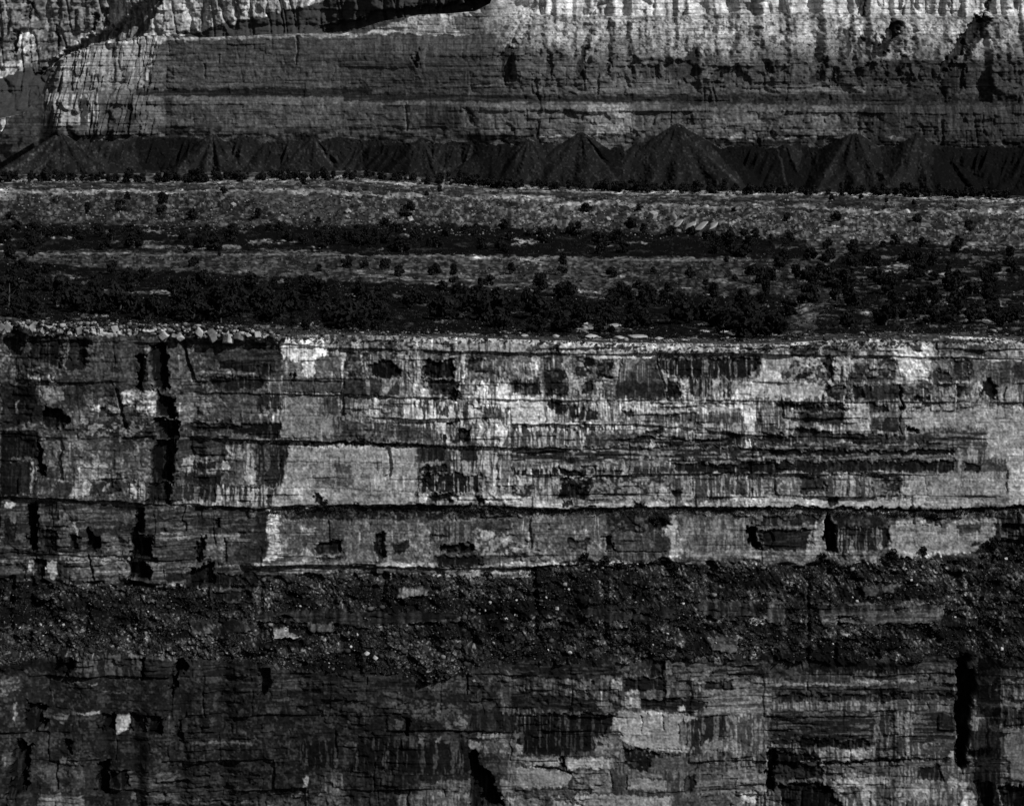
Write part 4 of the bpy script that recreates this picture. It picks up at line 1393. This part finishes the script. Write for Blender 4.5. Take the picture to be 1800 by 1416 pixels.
def trunk_arrays(seed, tall):
    r = random.Random(seed); co = []; f = []
    def app(c):
        n = len(co); co.extend(c[0]); f.extend(tuple(i + n for i in q) for q in c[1])
    lean = r.uniform(-.06, .06)
    app(tube([(0, 0, -.08), (lean * .3, 0, .1), (lean, .02, .35 * tall), (lean * 1.5, .03, .75 * tall)], [.06, .045, .03, .012]))
    for k in range(5):
        a = r.uniform(0, 6.28); h = r.uniform(.12, .4) * tall; l = r.uniform(.2, .36)
        app(tube([(lean * .6, 0, h), (lean * .6 + l * .6 * math.cos(a), l * .6 * math.sin(a), h + .1), (lean * .6 + l * math.cos(a), l * math.sin(a), h + .24)], [.022, .016, .006], 5))
    return np.array(co, f32), np.array(f, np.int32)
PROTO = []
for k in range(10):
    tall = (.85, .95, .78, 1.05, .9, .7, 1.0, .82, 1.55, 1.4)[k]
    c = crown_arrays(200 + k, tall); t = trunk_arrays(300 + k, tall)
    PROTO.append((c, t, mesh_from('juniper_crown', *c, mat=LEAF), mesh_from('juniper_trunk', *t, mat=BARK), tall))

trees = []        # (px, py of the foot, width in photo pixels, belt)
def scatter(n, x0, x1, ylo, yhi, wlo, whi, belt, gap, tries=6000):
    k = 0
    for _ in range(tries):
        if k >= n: break
        px = rnd.uniform(x0, x1); a, b = ylo(px), yhi(px); u = rnd.random(); py = a + (b - a) * u
        w = (wlo + (whi - wlo) * u) * rnd.uniform(.72, 1.18)
        if all(abs(px - q[0]) > gap * (w + q[2]) * .5 or abs(py - q[1]) > gap * 7 for q in trees):
            trees.append((px, py, w, belt)); k += 1
iso = [(18, 456, 26), (57, 449, 22), (38, 472, 26), (80, 482, 24), (195, 480, 30), (225, 490, 26), (332, 446, 18), (386, 451, 12), (340, 470, 22), (610, 470, 22), (640, 470, 16), (677, 472, 24), (762, 483, 26), (796, 500, 32), (898, 481, 26),
       (990, 483, 34), (1076, 485, 22), (1146, 482, 16), (1210, 490, 22), (1322, 484, 26), (1290, 492, 14), (1276, 462, 12), (860, 500, 22), (950, 508, 28), (1120, 503, 18), (1240, 512, 24), (560, 476, 16), (700, 486, 22)]
for q in iso: trees.append((*q, 'clearing'))
for q in [(95, 358, 12), (155, 374, 24), (224, 352, 14), (288, 357, 22), (284, 376, 34), (213, 371, 24), (391, 341, 16), (534, 325, 12), (455, 384, 26), (337, 388, 20), (772, 337, 14), (748, 347, 11), (719, 372, 22), (712, 386, 24), (793, 327, 9),
          (1110, 330, 22), (1124, 370, 14), (1030, 373, 20), (886, 402, 22), (1108, 400, 26), (677, 398, 20), (1514, 350, 10), (1607, 359, 10), (1462, 351, 12), (1612, 392, 20), (1470, 391, 22), (1559, 357, 14), (1380, 388, 18), (1706, 402, 20), (560, 392, 18), (20, 384, 20), (1290, 372, 10), (1680, 372, 12)]:
    trees.append((*q, 'slope'))
up_d = curve([(0, 488), (300, 492), (500, 502), (700, 510), (900, 516), (1100, 522), (1300, 528), (1400, 530)])
scatter(125, -20, 1370, lambda x: up_d(x), lambda x: RIM(x) - 14, 30, 52, 'rim', .42)
scatter(30, -20, 1370, lambda x: up_d(x) + 10, lambda x: RIM(x) - 9, 22, 34, 'rim', .2)
scatter(66, 1340, 1825, lambda x: 448 - (x - 1340) * .03, lambda x: RIM(x) - 16, 24, 42, 'east', .55)
scatter(22, 1300, 1825, lambda x: 425, lambda x: 520, 20, 30, 'east', .3)
scatter(95, -20, 1400, lambda x: 402 + x * .008, lambda x: 436 + x * .013, 20, 29, 'middle', .45)
scatter(190, -30, 1850, lambda x: FAR(x) - 1, lambda x: FAR(x) + 6, 15, 23, 'far', .33, 9000)
scatter(40, -430, -20, lambda x: 490, lambda x: RIM(x) - 12, 28, 48, 'rim', .42)
scatter(75, 1825, 2230, lambda x: 448, lambda x: RIM(x) - 14, 24, 42, 'east', .5)
scatter(30, -430, -20, lambda x: 400, lambda x: 434, 20, 29, 'middle', .45)
scatter(60, -430, -30, lambda x: FAR(x) - 1, lambda x: FAR(x) + 6, 15, 23, 'far', .33)
scatter(60, 1850, 2230, lambda x: FAR(x) - 1, lambda x: FAR(x) + 6, 15, 23, 'far', .33)
trees = [t for t in trees if t[1] < RIM(t[0]) - 5]
order = sorted(range(len(trees)), key=lambda i: -trees[i][2])
inframe = [i for i in order if -12 < trees[i][0] < 1812]
single = set(inframe[:296])
ZN = [(130, 'the rounded dark pillars'), (265, 'the pale rim rubble'), (330, 'the tall black cleft'), (480, 'the leaning rim blocks'), (600, 'the white cliff patch'), (730, 'the left black alcove'), (850, 'the right black alcove'),
      (1000, 'the white streaked ledge'), (1160, 'the grey square panel'), (1330, 'the long dark band'), (1460, 'the tall white column'), (1570, 'the brick-like dark blocks'), (1680, 'the pale V-shaped scar'), (2000, 'the bright right-hand wall')]
ZF = [(200, 'the bright rock nose'), (420, 'the stepped ridge end'), (640, 'the flat grey ridge'), (860, 'the rounded ridge top'), (1060, 'the first dark gully'), (1280, 'the tallest talus cone'), (1460, 'the dark talus hollow'), (1640, 'the twin talus cones'), (2000, 'the great shadowed gully')]
BELT = {'rim': 'in the rim belt above', 'east': 'among scattered trees above', 'clearing': 'alone in the clearing above', 'middle': 'in the middle belt below', 'slope': 'on the rocky slope below', 'far': 'in the far row below'}
ORD = ['first', 'second', 'third', 'fourth', 'fifth', 'sixth', 'seventh', 'eighth', 'ninth', 'tenth', 'eleventh', 'twelfth', 'thirteenth', 'fourteenth', 'fifteenth', 'sixteenth', 'seventeenth', 'eighteenth', 'nineteenth', 'twentieth', 'twenty-first', 'twenty-second', 'twenty-third', 'twenty-fourth', 'twenty-fifth', 'twenty-sixth', 'twenty-seventh', 'twenty-eighth', 'twenty-ninth', 'thirtieth', 'thirty-first', 'thirty-second', 'thirty-third', 'thirty-fourth', 'thirty-fifth']
def zone(px, belt):
    for lim, nm in (ZF if belt in ('middle', 'slope', 'far') else ZN):
        if px < lim: return nm
cells = {}
for i in single: cells.setdefault((trees[i][3], zone(trees[i][0], trees[i][3])), []).append(i)
label = {}
for (belt, zn), ids in cells.items():
    ids.sort(key=lambda i: trees[i][0])
    for k, i in enumerate(ids):
        w = trees[i][2]; ws = [trees[j][2] for j in ids]
        size = 'broad' if w >= np.quantile(ws, .7) else 'small' if w <= np.quantile(ws, .3) else 'dark'
        tail = '' if len(ids) == 1 else ', leftmost' if k == 0 else ', rightmost' if k == len(ids) - 1 else ', %s from left' % ORD[k]
        label[i] = '%s black-green juniper %s %s%s' % (size, BELT[belt], zn, tail)
wc, wf, wn = [], [], 0
for i, (px, py, w, belt) in enumerate(trees):
    g = ground(px, py); m = w * g[1] / FPX
    k = rnd.randrange(8) if rnd.random() < .8 else 8 + rnd.randrange(2)
    if (i in single) and (px, py) == (796, 500): k = 8
    c, t, cm, tm_, tall = PROTO[k]
    rz = rnd.uniform(0, 6.28); sc = m * (1.0 if tall < 1.2 else .72)
    sz = sc * rnd.uniform(.85, 1.15)
    if i in single:
        e = bpy.data.objects.new('juniper', None); C.objects.link(e); e.location = (float(g[0]), float(g[1]), float(g[2]) - .05); e.rotation_euler = (0, 0, rz); e.scale = (sc, sc, sz)
        e.empty_display_size = .3
        e['label'] = label[i]; e['category'] = 'tree'; e['group'] = 'junipers on the plateau'
        add('crown', cm, e); add('trunk', tm_, e)
    else:
        ca, sa = math.cos(rz), math.sin(rz); co = c[0] * np.array([sc, sc, sz])
        co = np.stack([co[:, 0] * ca - co[:, 1] * sa, co[:, 0] * sa + co[:, 1] * ca, co[:, 2]], 1) + g
        wc.append(co); wf.append(c[1] + wn); wn += len(co)
add('juniper_woodland', mesh_from('juniper_woodland', np.concatenate(wc), np.concatenate(wf), mat=LEAF), kind='stuff')

# low scrub: on the plateau, on ledges and on the debris slope
def scrub(name, spots, mat):
    r = np.random.default_rng(len(spots)); pts = []; 
    for (x, y, z, s) in spots:
        n = 22; d = r.normal(size=(n, 3)) * np.array([s * .5, s * .5, s * .28]); d[:, 2] = np.abs(d[:, 2])
        pts.append(d + np.array([x, y, z]))
    co, f = quads_cloud(np.concatenate(pts), np.repeat(np.array([q[3] for q in spots]) * .24, 22), r)
    add(name, mesh_from(name, co, f, mat=mat), kind='stuff')
sp = []
for _ in range(17500):
    px = rnd.uniform(-440, 2240); u = rnd.random(); py = 322 + u * 280
    if u < .09: py = FAR(px) + rnd.uniform(0, 7)
    if py > RIM(px) - 4 or py < FAR(px): continue
    ud = float(up_d(min(px, 1400)))
    dens = 1 if u < .09 else .95 if py > ud - 8 and px < 1400 else .75 if px > 1340 and py > 425 else .9 if 398 < py < 445 and px < 1400 else .28 if py > 440 else .3
    if rnd.random() > dens: continue
    g = ground(px, py); sp.append((float(g[0]) + rnd.uniform(-.4, .4), float(g[1]) + rnd.uniform(-1, 1), float(g[2]), rnd.uniform(.5, 1.5)))
scrub('plateau_scrub', sp, LEAF)
nx, ny = NW.x, NW.y
def wall_at(px, py):
    i = int(np.clip(round((px - nx[0]) / NW.st), 0, len(nx) - 1)); j = int(np.clip(round((py - ny[0]) / NW.st), 0, len(ny) - 1))
    return NW_CO[j, i]
def in_slope(px, py): return FOOT(px) + 4 < py < LOWTOP(px) - 2
sp = []
for _ in range(7000):
    px = rnd.uniform(-440, 2240); py = rnd.uniform(930, 1200)
    if not in_slope(px, py): continue
    if rnd.random() > .2 + .8 * float(noise(px / 30, py / 14, 140) > .5): continue
    if BAND[int((py - ny[0]) / NW.st), int((px - nx[0]) / NW.st)] > .3: continue
    g = wall_at(px, py); sp.append((float(g[0]), float(g[1]) - .3, float(g[2]), rnd.uniform(.5, 1.5)))
for _ in range(700):
    px = rnd.uniform(460, 1850); py = np.interp(px, [450, 560, 700, 850, 1000, 1340, 1450, 1640, 1800], [898, 893, 891, 892, 897, 895, 897, 901, 892]) + rnd.uniform(1, 9)
    g = wall_at(px, py); sp.append((float(g[0]), float(g[1]) - .2, float(g[2]), rnd.uniform(.3, .9)))
scrub('slope_scrub', sp, LEAF2)

# boulders: convex blocks cut by planes
def rock_arrays(seed, n=10, sub=6, stretch=(1, 1, 1)):
    r = np.random.default_rng(seed); pl = r.normal(size=(n, 3)); pl /= np.linalg.norm(pl, axis=1)[:, None]; hh = r.uniform(.7, 1.0, n)
    qa, _ = np.linalg.qr(r.normal(size=(3, 3))); pl = np.concatenate([pl, qa, -qa]); hh = np.concatenate([hh, r.uniform(.5, .72, 6)])
    g = np.linspace(-1, 1, sub + 1); co = []; f = []; idx = {}
    for ax in range(3):
        for sg in (-1, 1):
            ids = np.zeros((sub + 1, sub + 1), int)
            for a in range(sub + 1):
                for b in range(sub + 1):
                    p = [0, 0, 0]; p[ax] = sg; p[(ax + 1) % 3] = g[a]; p[(ax + 2) % 3] = g[b]
                    key = tuple(round(q, 4) for q in p)
                    if key not in idx: idx[key] = len(co); co.append(p)
                    ids[a, b] = idx[key]
            for a in range(sub):
                for b in range(sub):
                    q = (ids[a, b], ids[a + 1, b], ids[a + 1, b + 1], ids[a, b + 1]); f.append(q if sg > 0 else q[::-1])
    co = np.array(co, float); d = co / np.linalg.norm(co, axis=1)[:, None]
    rad = np.min(np.where(d @ pl.T > .05, hh / np.maximum(d @ pl.T, .05), 1.6), axis=1).clip(0, 1.6)
    rad *= 1 + .07 * (r.random(len(rad)) - .5)
    return d * rad[:, None] * .5 * np.array(stretch), np.array(f, np.int32)
STAINED = mat_plain('stained_limestone', .12, .5, .9)
ROCKS = [mesh_from('boulder', *rock_arrays(400 + k, 3, 11), mat=BOULD if k % 3 else STAINED) for k in range(8)]
WHITE = mat_plain('white_limestone', .28, .4, .9)
WROCKS = [mesh_from('white_boulder', *rock_arrays(420 + k, 4, 4), mat=WHITE) for k in range(5)]
SLABS = [mesh_from('slab', *rock_arrays(440 + k, 4, 6), mat=BOULD) for k in range(4)]
def stone(name, me, at, size, lab, cat, grp, rot=None):
    o = bpy.data.objects.new(name, me); C.objects.link(o); o.location = tuple(float(v) for v in at)
    o.scale = size; o.rotation_euler = rot or (rnd.uniform(0, 6.28), rnd.uniform(-.4, .4), rnd.uniform(0, 6.28))
    o['label'] = lab; o['category'] = cat; o['group'] = grp
A = 460 / 1800
rb = [(18, 55, 80), (62, 45, 70), (172, 45, 80), (228, 62, 70), (292, 80, 55), (335, 50, 60), (420, 72, 70), (482, 84, 50), (535, 60, 60), (522, 98, 40), (640, 92, 60), (672, 84, 55), (745, 96, 60), (790, 78, 70), (832, 106, 60), (890, 82, 55),
      (942, 94, 70), (1000, 92, 55), (1120, 100, 80), (1182, 96, 55), (1242, 100, 75), (1365, 85, 70), (1452, 108, 80), (1562, 112, 76), (1650, 112, 75), (1702, 98, 50), (1772, 112, 70)]
for k, (a, b, s) in enumerate(rb):
    px, py = a * A, 560 + b * A; Yr = 903.2; x, y, z = place(px + rnd.uniform(-3, 3), py + rnd.uniform(0, 6), Yr + .6); m = s * A * Yr / FPX
    lab = 'pale angular boulder on the cliff rim, %s' % ('leftmost of the rim boulders' if k == 0 else 'rightmost of the rim boulders' if k == len(rb) - 1 else '%s rim boulder from the left' % ORD[k])
    stone('rim_boulder', ROCKS[k % 8], (x, y, z), (m * rnd.uniform(.7, 1.3), m * rnd.uniform(.8, 1.2), m * rnd.uniform(.75, 1.45)), lab, 'boulder', 'boulders along the left rim', rot=(rnd.uniform(-.5, .5), rnd.uniform(-.4, .4), rnd.uniform(0, 6.28)))
rs_ = [(470, 55, 120, 34), (720, 62, 150, 30), (540, 138, 120, 34), (735, 150, 100, 34), (860, 148, 160, 36), (1010, 148, 80, 26), (1092, 166, 60, 24), (1636, 186, 44, 26), (1330, 104, 120, 24), (1450, 100, 100, 24), (1180, 158, 60, 24), (90, 128, 70, 26), (300, 130, 60, 30)]
rs_.sort()
for k, (a, b, w, h) in enumerate(rs_):
    px, py = 900 + a * A, 560 + b * A
    if py > RIM(px) - 3: at = place(px, py, 904.0)
    else: at = ground(px, py) + np.array([0, 0, h * A * .17 * .3])
    m = A * at[1] / FPX
    lab = 'flat pale rock slab on the rim right of centre, %s' % ('leftmost of the slabs' if k == 0 else 'rightmost of the slabs' if k == len(rs_) - 1 else '%s slab from the left' % ORD[k])
    stone('flat_boulder', SLABS[k % 4], at, (w * m, w * m * .8, h * m * 1.2), lab, 'rock slab', 'flat slabs along the right rim', rot=(0, 0, rnd.uniform(-.3, .3)))
sb_ = [(628, 1117, 8), (613, 1129, 6), (616, 1140, 8), (645, 1150, 12), (660, 1155, 14), (861, 1062, 9), (889, 1087, 10), (906, 1084, 8), (960, 1050, 8), (908, 1055, 5), (979, 1069, 9), (1000, 1038, 8), (1172, 1113, 8), (1195, 1088, 6), (1201, 1062, 7), (1258, 1129, 6), (1130, 1055, 5), (1147, 1131, 6), (964, 1145, 6), (1001, 1146, 9),
       (1395, 1034, 5), (1506, 1058, 9), (1612, 1029, 9), (1592, 1002, 8), (1600, 1018, 7), (1772, 987, 9), (1759, 1138, 11), (1428, 1126, 6), (1465, 1134, 7), (1579, 1153, 5), (1698, 1048, 6), (1683, 1090, 6), (1712, 1141, 5), (1500, 1053, 6), (263, 1071, 6), (304, 1071, 5), (236, 1108, 6), (280, 1144, 6), (74, 1120, 5), (87, 1103, 7), (34, 1104, 6), (70, 1099, 9), (112, 1098, 8), (526, 1069, 6), (852, 1076, 6), (868, 1132, 8), (694, 1146, 5), (578, 1169, 5), (883, 1158, 6), (833, 1197, 8)]
sb_.sort()
SEC = [(200, 'at the far left end'), (420, 'left of the black slot'), (600, 'near the white scar'), (700, 'in the fallen block cluster'), (900, 'by the forked dark gully'), (1060, 'right of the forked gully'), (1250, 'below the square cave panel'), (1450, 'by the dark ledge band'), (1640, 'below the smooth pale panel'), (2000, 'at the far right end')]
cells = {}
for q in sb_: cells.setdefault(next(n for l, n in SEC if q[0] < l), []).append(q)
for sec, qs in cells.items():
    for k, (px, py, s) in enumerate(qs):
        g = wall_at(px, py); m = s * g[1] / FPX
        tail = 'leftmost there' if k == 0 else 'rightmost there' if k == len(qs) - 1 else '%s from left there' % ORD[k]
        stone('pale_boulder', WROCKS[k % 5], (g[0], g[1] - .2 * m, g[2] + .1 * m), (m * rnd.uniform(.8, 1.3), m * .85, m * rnd.uniform(.6, 1.0)), 'small white boulder on the debris slope %s, %s' % (sec, tail), 'boulder', 'white boulders on the debris slope')
up_b = [(1041, 379, 12, 'pale upright boulder on the upper slope left of the dark blocks'), (1068, 390, 14, 'rounded boulder on the upper slope under the light ledge'), (1148, 383, 22, 'large tilted block on the upper slope beside the rock fins'), (1182, 388, 20, 'broad broken block touching the leftmost rock fin'),
        (1086, 357, 10, 'block breaking the light ledge above the dark trees'), (410, 362, 12, 'pale round boulder alone on the upper slope at left'), (310, 372, 9, 'pale boulder below the ledge beside a dark juniper'), (720, 387, 14, 'light pointed rock on the upper slope left of centre'), (1565, 397, 12, 'light boulder high on the slope at right'), (612, 372, 16, 'smooth pale hump of rock on the upper slope'),
        (1716, 338, 34, 'low rounded rock mound on the far terrace edge at right')]
for k, (px, py, s, lab) in enumerate(up_b):
    g = ground(px, py); m = s * g[1] / FPX
    stone('boulder', ROCKS[k % 8], (g[0], g[1], g[2] + m * .25), (m, m, m * (.5 if s > 30 else .9)), lab, 'boulder', 'boulders on the upper slope', rot=(.1, .1, rnd.uniform(0, 6)))
for k, (px, py, l, nm) in enumerate([(1192, 396, 26, 'leftmost'), (1212, 400, 30, 'second from left'), (1232, 401, 30, 'third from left'), (1252, 399, 24, 'rightmost')]):
    g = ground(px, py + 5); m = l * g[1] / FPX
    stone('rock_fin', SLABS[k], (g[0], g[1] - 2, g[2] + m * .3), (m * 1.1, m * .8, m * .26), 'tilted slab of rock leaning on the upper slope, %s of the rock fins' % nm, 'rock slab', 'tilted rock fins', rot=(.3, -.62, .15))
# dark bushes one can tell apart at the foot of the wall and on its ledges
BUSH = [mesh_from('bush', *crown_arrays(500 + k, .8, 260), mat=LEAF) for k in range(4)]
bu = [(1032, 990, 26, 'foot of the wall left of the cave panel'), (1062, 994, 22, 'foot of the cave panel'), (1092, 996, 18, 'foot of the cave panel, right of the first'), (1186, 1010, 26, 'debris slope below the pale cave edge'), (1450, 990, 24, 'foot of the wall under the black recess'), (1466, 1002, 20, 'slope just below the black recess'),
      (1568, 980, 26, 'left foot of the smooth pale panel'), (1624, 974, 18, 'middle foot of the smooth pale panel'), (1644, 918, 20, 'ledge above the smooth pale panel'), (1629, 911, 12, 'ledge above the panel, left of the larger bush'), (1740, 965, 30, 'right foot of the smooth pale panel'), (1150, 921, 22, 'ledge at the dark cave mouth'), (1172, 921, 12, 'ledge beside the bright cave edge'),
      (1398, 1042, 22, 'debris slope above the grey ledge band'), (570, 886, 12, 'ledge below the broad pale panel'), (1505, 1012, 14, 'debris slope left of the small square cliff')]
for k, (px, py, s, lab) in enumerate(bu):
    g = wall_at(px, py); m = s * g[1] / FPX
    o = bpy.data.objects.new('bush', BUSH[k % 4]); C.objects.link(o); o.location = (float(g[0]), float(g[1]) - .4, float(g[2]) - .1); o.scale = (m, m, m); o.rotation_euler = (0, 0, k * 1.7)
    o['label'] = 'dark bush on the ' + lab if 'ledge' in lab[:5] or 'slope' in lab[:14] else 'dark bush at the ' + lab; o['category'] = 'bush'; o['group'] = 'bushes on the canyon wall'

# scree: uncounted stones on the slopes
def scree(name, spots):
    r = np.random.default_rng(len(spots)); protos = [rock_arrays(600 + k, 4, 2) for k in range(6)]; cs, fs, gs, n = [], [], [], 0
    for (x, y, z, s, g) in spots:
        c, f = protos[r.integers(6)]; a = r.uniform(0, 6.28); q = c * np.array([s * r.uniform(.8, 1.5), s, s * r.uniform(.6, 1.0)])
        ca, sa = math.cos(a), math.sin(a); q = np.stack([q[:, 0] * ca - q[:, 1] * sa, q[:, 0] * sa + q[:, 1] * ca, q[:, 2]], 1)
        cs.append(q + np.array([x, y, z])); fs.append(f + n); gs.append(np.full(len(q), g)); n += len(q)
    add(name, mesh_from(name, np.concatenate(cs), np.concatenate(fs), np.concatenate(gs), ROCK), kind='stuff')
sp = []
for _ in range(20000):
    px = rnd.uniform(-440, 2240); py = rnd.uniform(930, 1200)
    if not in_slope(px, py) or rnd.random() > .25 + .75 * float(noise(px / 40, py / 18, 150)): continue
    g = wall_at(px, py); s = rnd.uniform(.25, .75) * (1.7 if rnd.random() < .1 else 3.2 if rnd.random() < .03 else 1)
    if BAND[int((py - ny[0]) / NW.st), int((px - nx[0]) / NW.st)] > .3: continue
    al = float(albedo(rnd.choice([24, 30, 38, 46, 60, 78, 104]), 1.1))
    sp.append((float(g[0]), float(g[1]) - s * .35, float(g[2]) + s * .1, s, al))
scree('scree', sp)
sp = []
for _ in range(7500):
    px = rnd.uniform(-440, 2240); u = rnd.random(); py = FAR(px) + 8 + u * 85
    if py > 420: continue
    g = ground(px, py); s = rnd.uniform(.4, 1.5)
    sp.append((float(g[0]), float(g[1]), float(g[2]) + s * .15, s, float(albedo(rnd.choice([26, 38, 50, 66, 84, 120]), 1.1))))
for _ in range(2500):
    px = rnd.uniform(-60, 1860); py = rnd.uniform(440, RIM(px) - 2)
    g = ground(px, py); s = rnd.uniform(.25, .7)
    sp.append((float(g[0]), float(g[1]), float(g[2]) + s * .1, s, float(albedo(rnd.choice([50, 70, 90, 120]), 1.1))))
for _ in range(1700):
    px = rnd.uniform(-60, 1860); py = RIM(px) + rnd.uniform(-9, 3)
    if rnd.random() > .25 + 1.1 * float(noise(px / 40, 3, 160)): continue
    g = place(px, py, 904.5 - rnd.random()); s = rnd.uniform(.4, 1.3) * (2.2 if rnd.random() < .1 else 1)
    if rnd.random() < .55: g = ground(px, RIM(px) - rnd.uniform(1, 12))
    sp.append((float(g[0]), float(g[1]), float(g[2]), s * .8, float(albedo(rnd.choice([40, 60, 80, 110]), 1.0))))
for _ in range(520):
    px = rnd.uniform(-60, 490); g = place(px, RIM(px) + rnd.uniform(-9, 9), 903.5 + rnd.random()); s = rnd.uniform(.5, 2.3)
    sp.append((float(g[0]), float(g[1]), float(g[2]), s, float(albedo(rnd.choice([24, 40, 65, 95, 125]), .9))))
scree('rim_scree', sp)
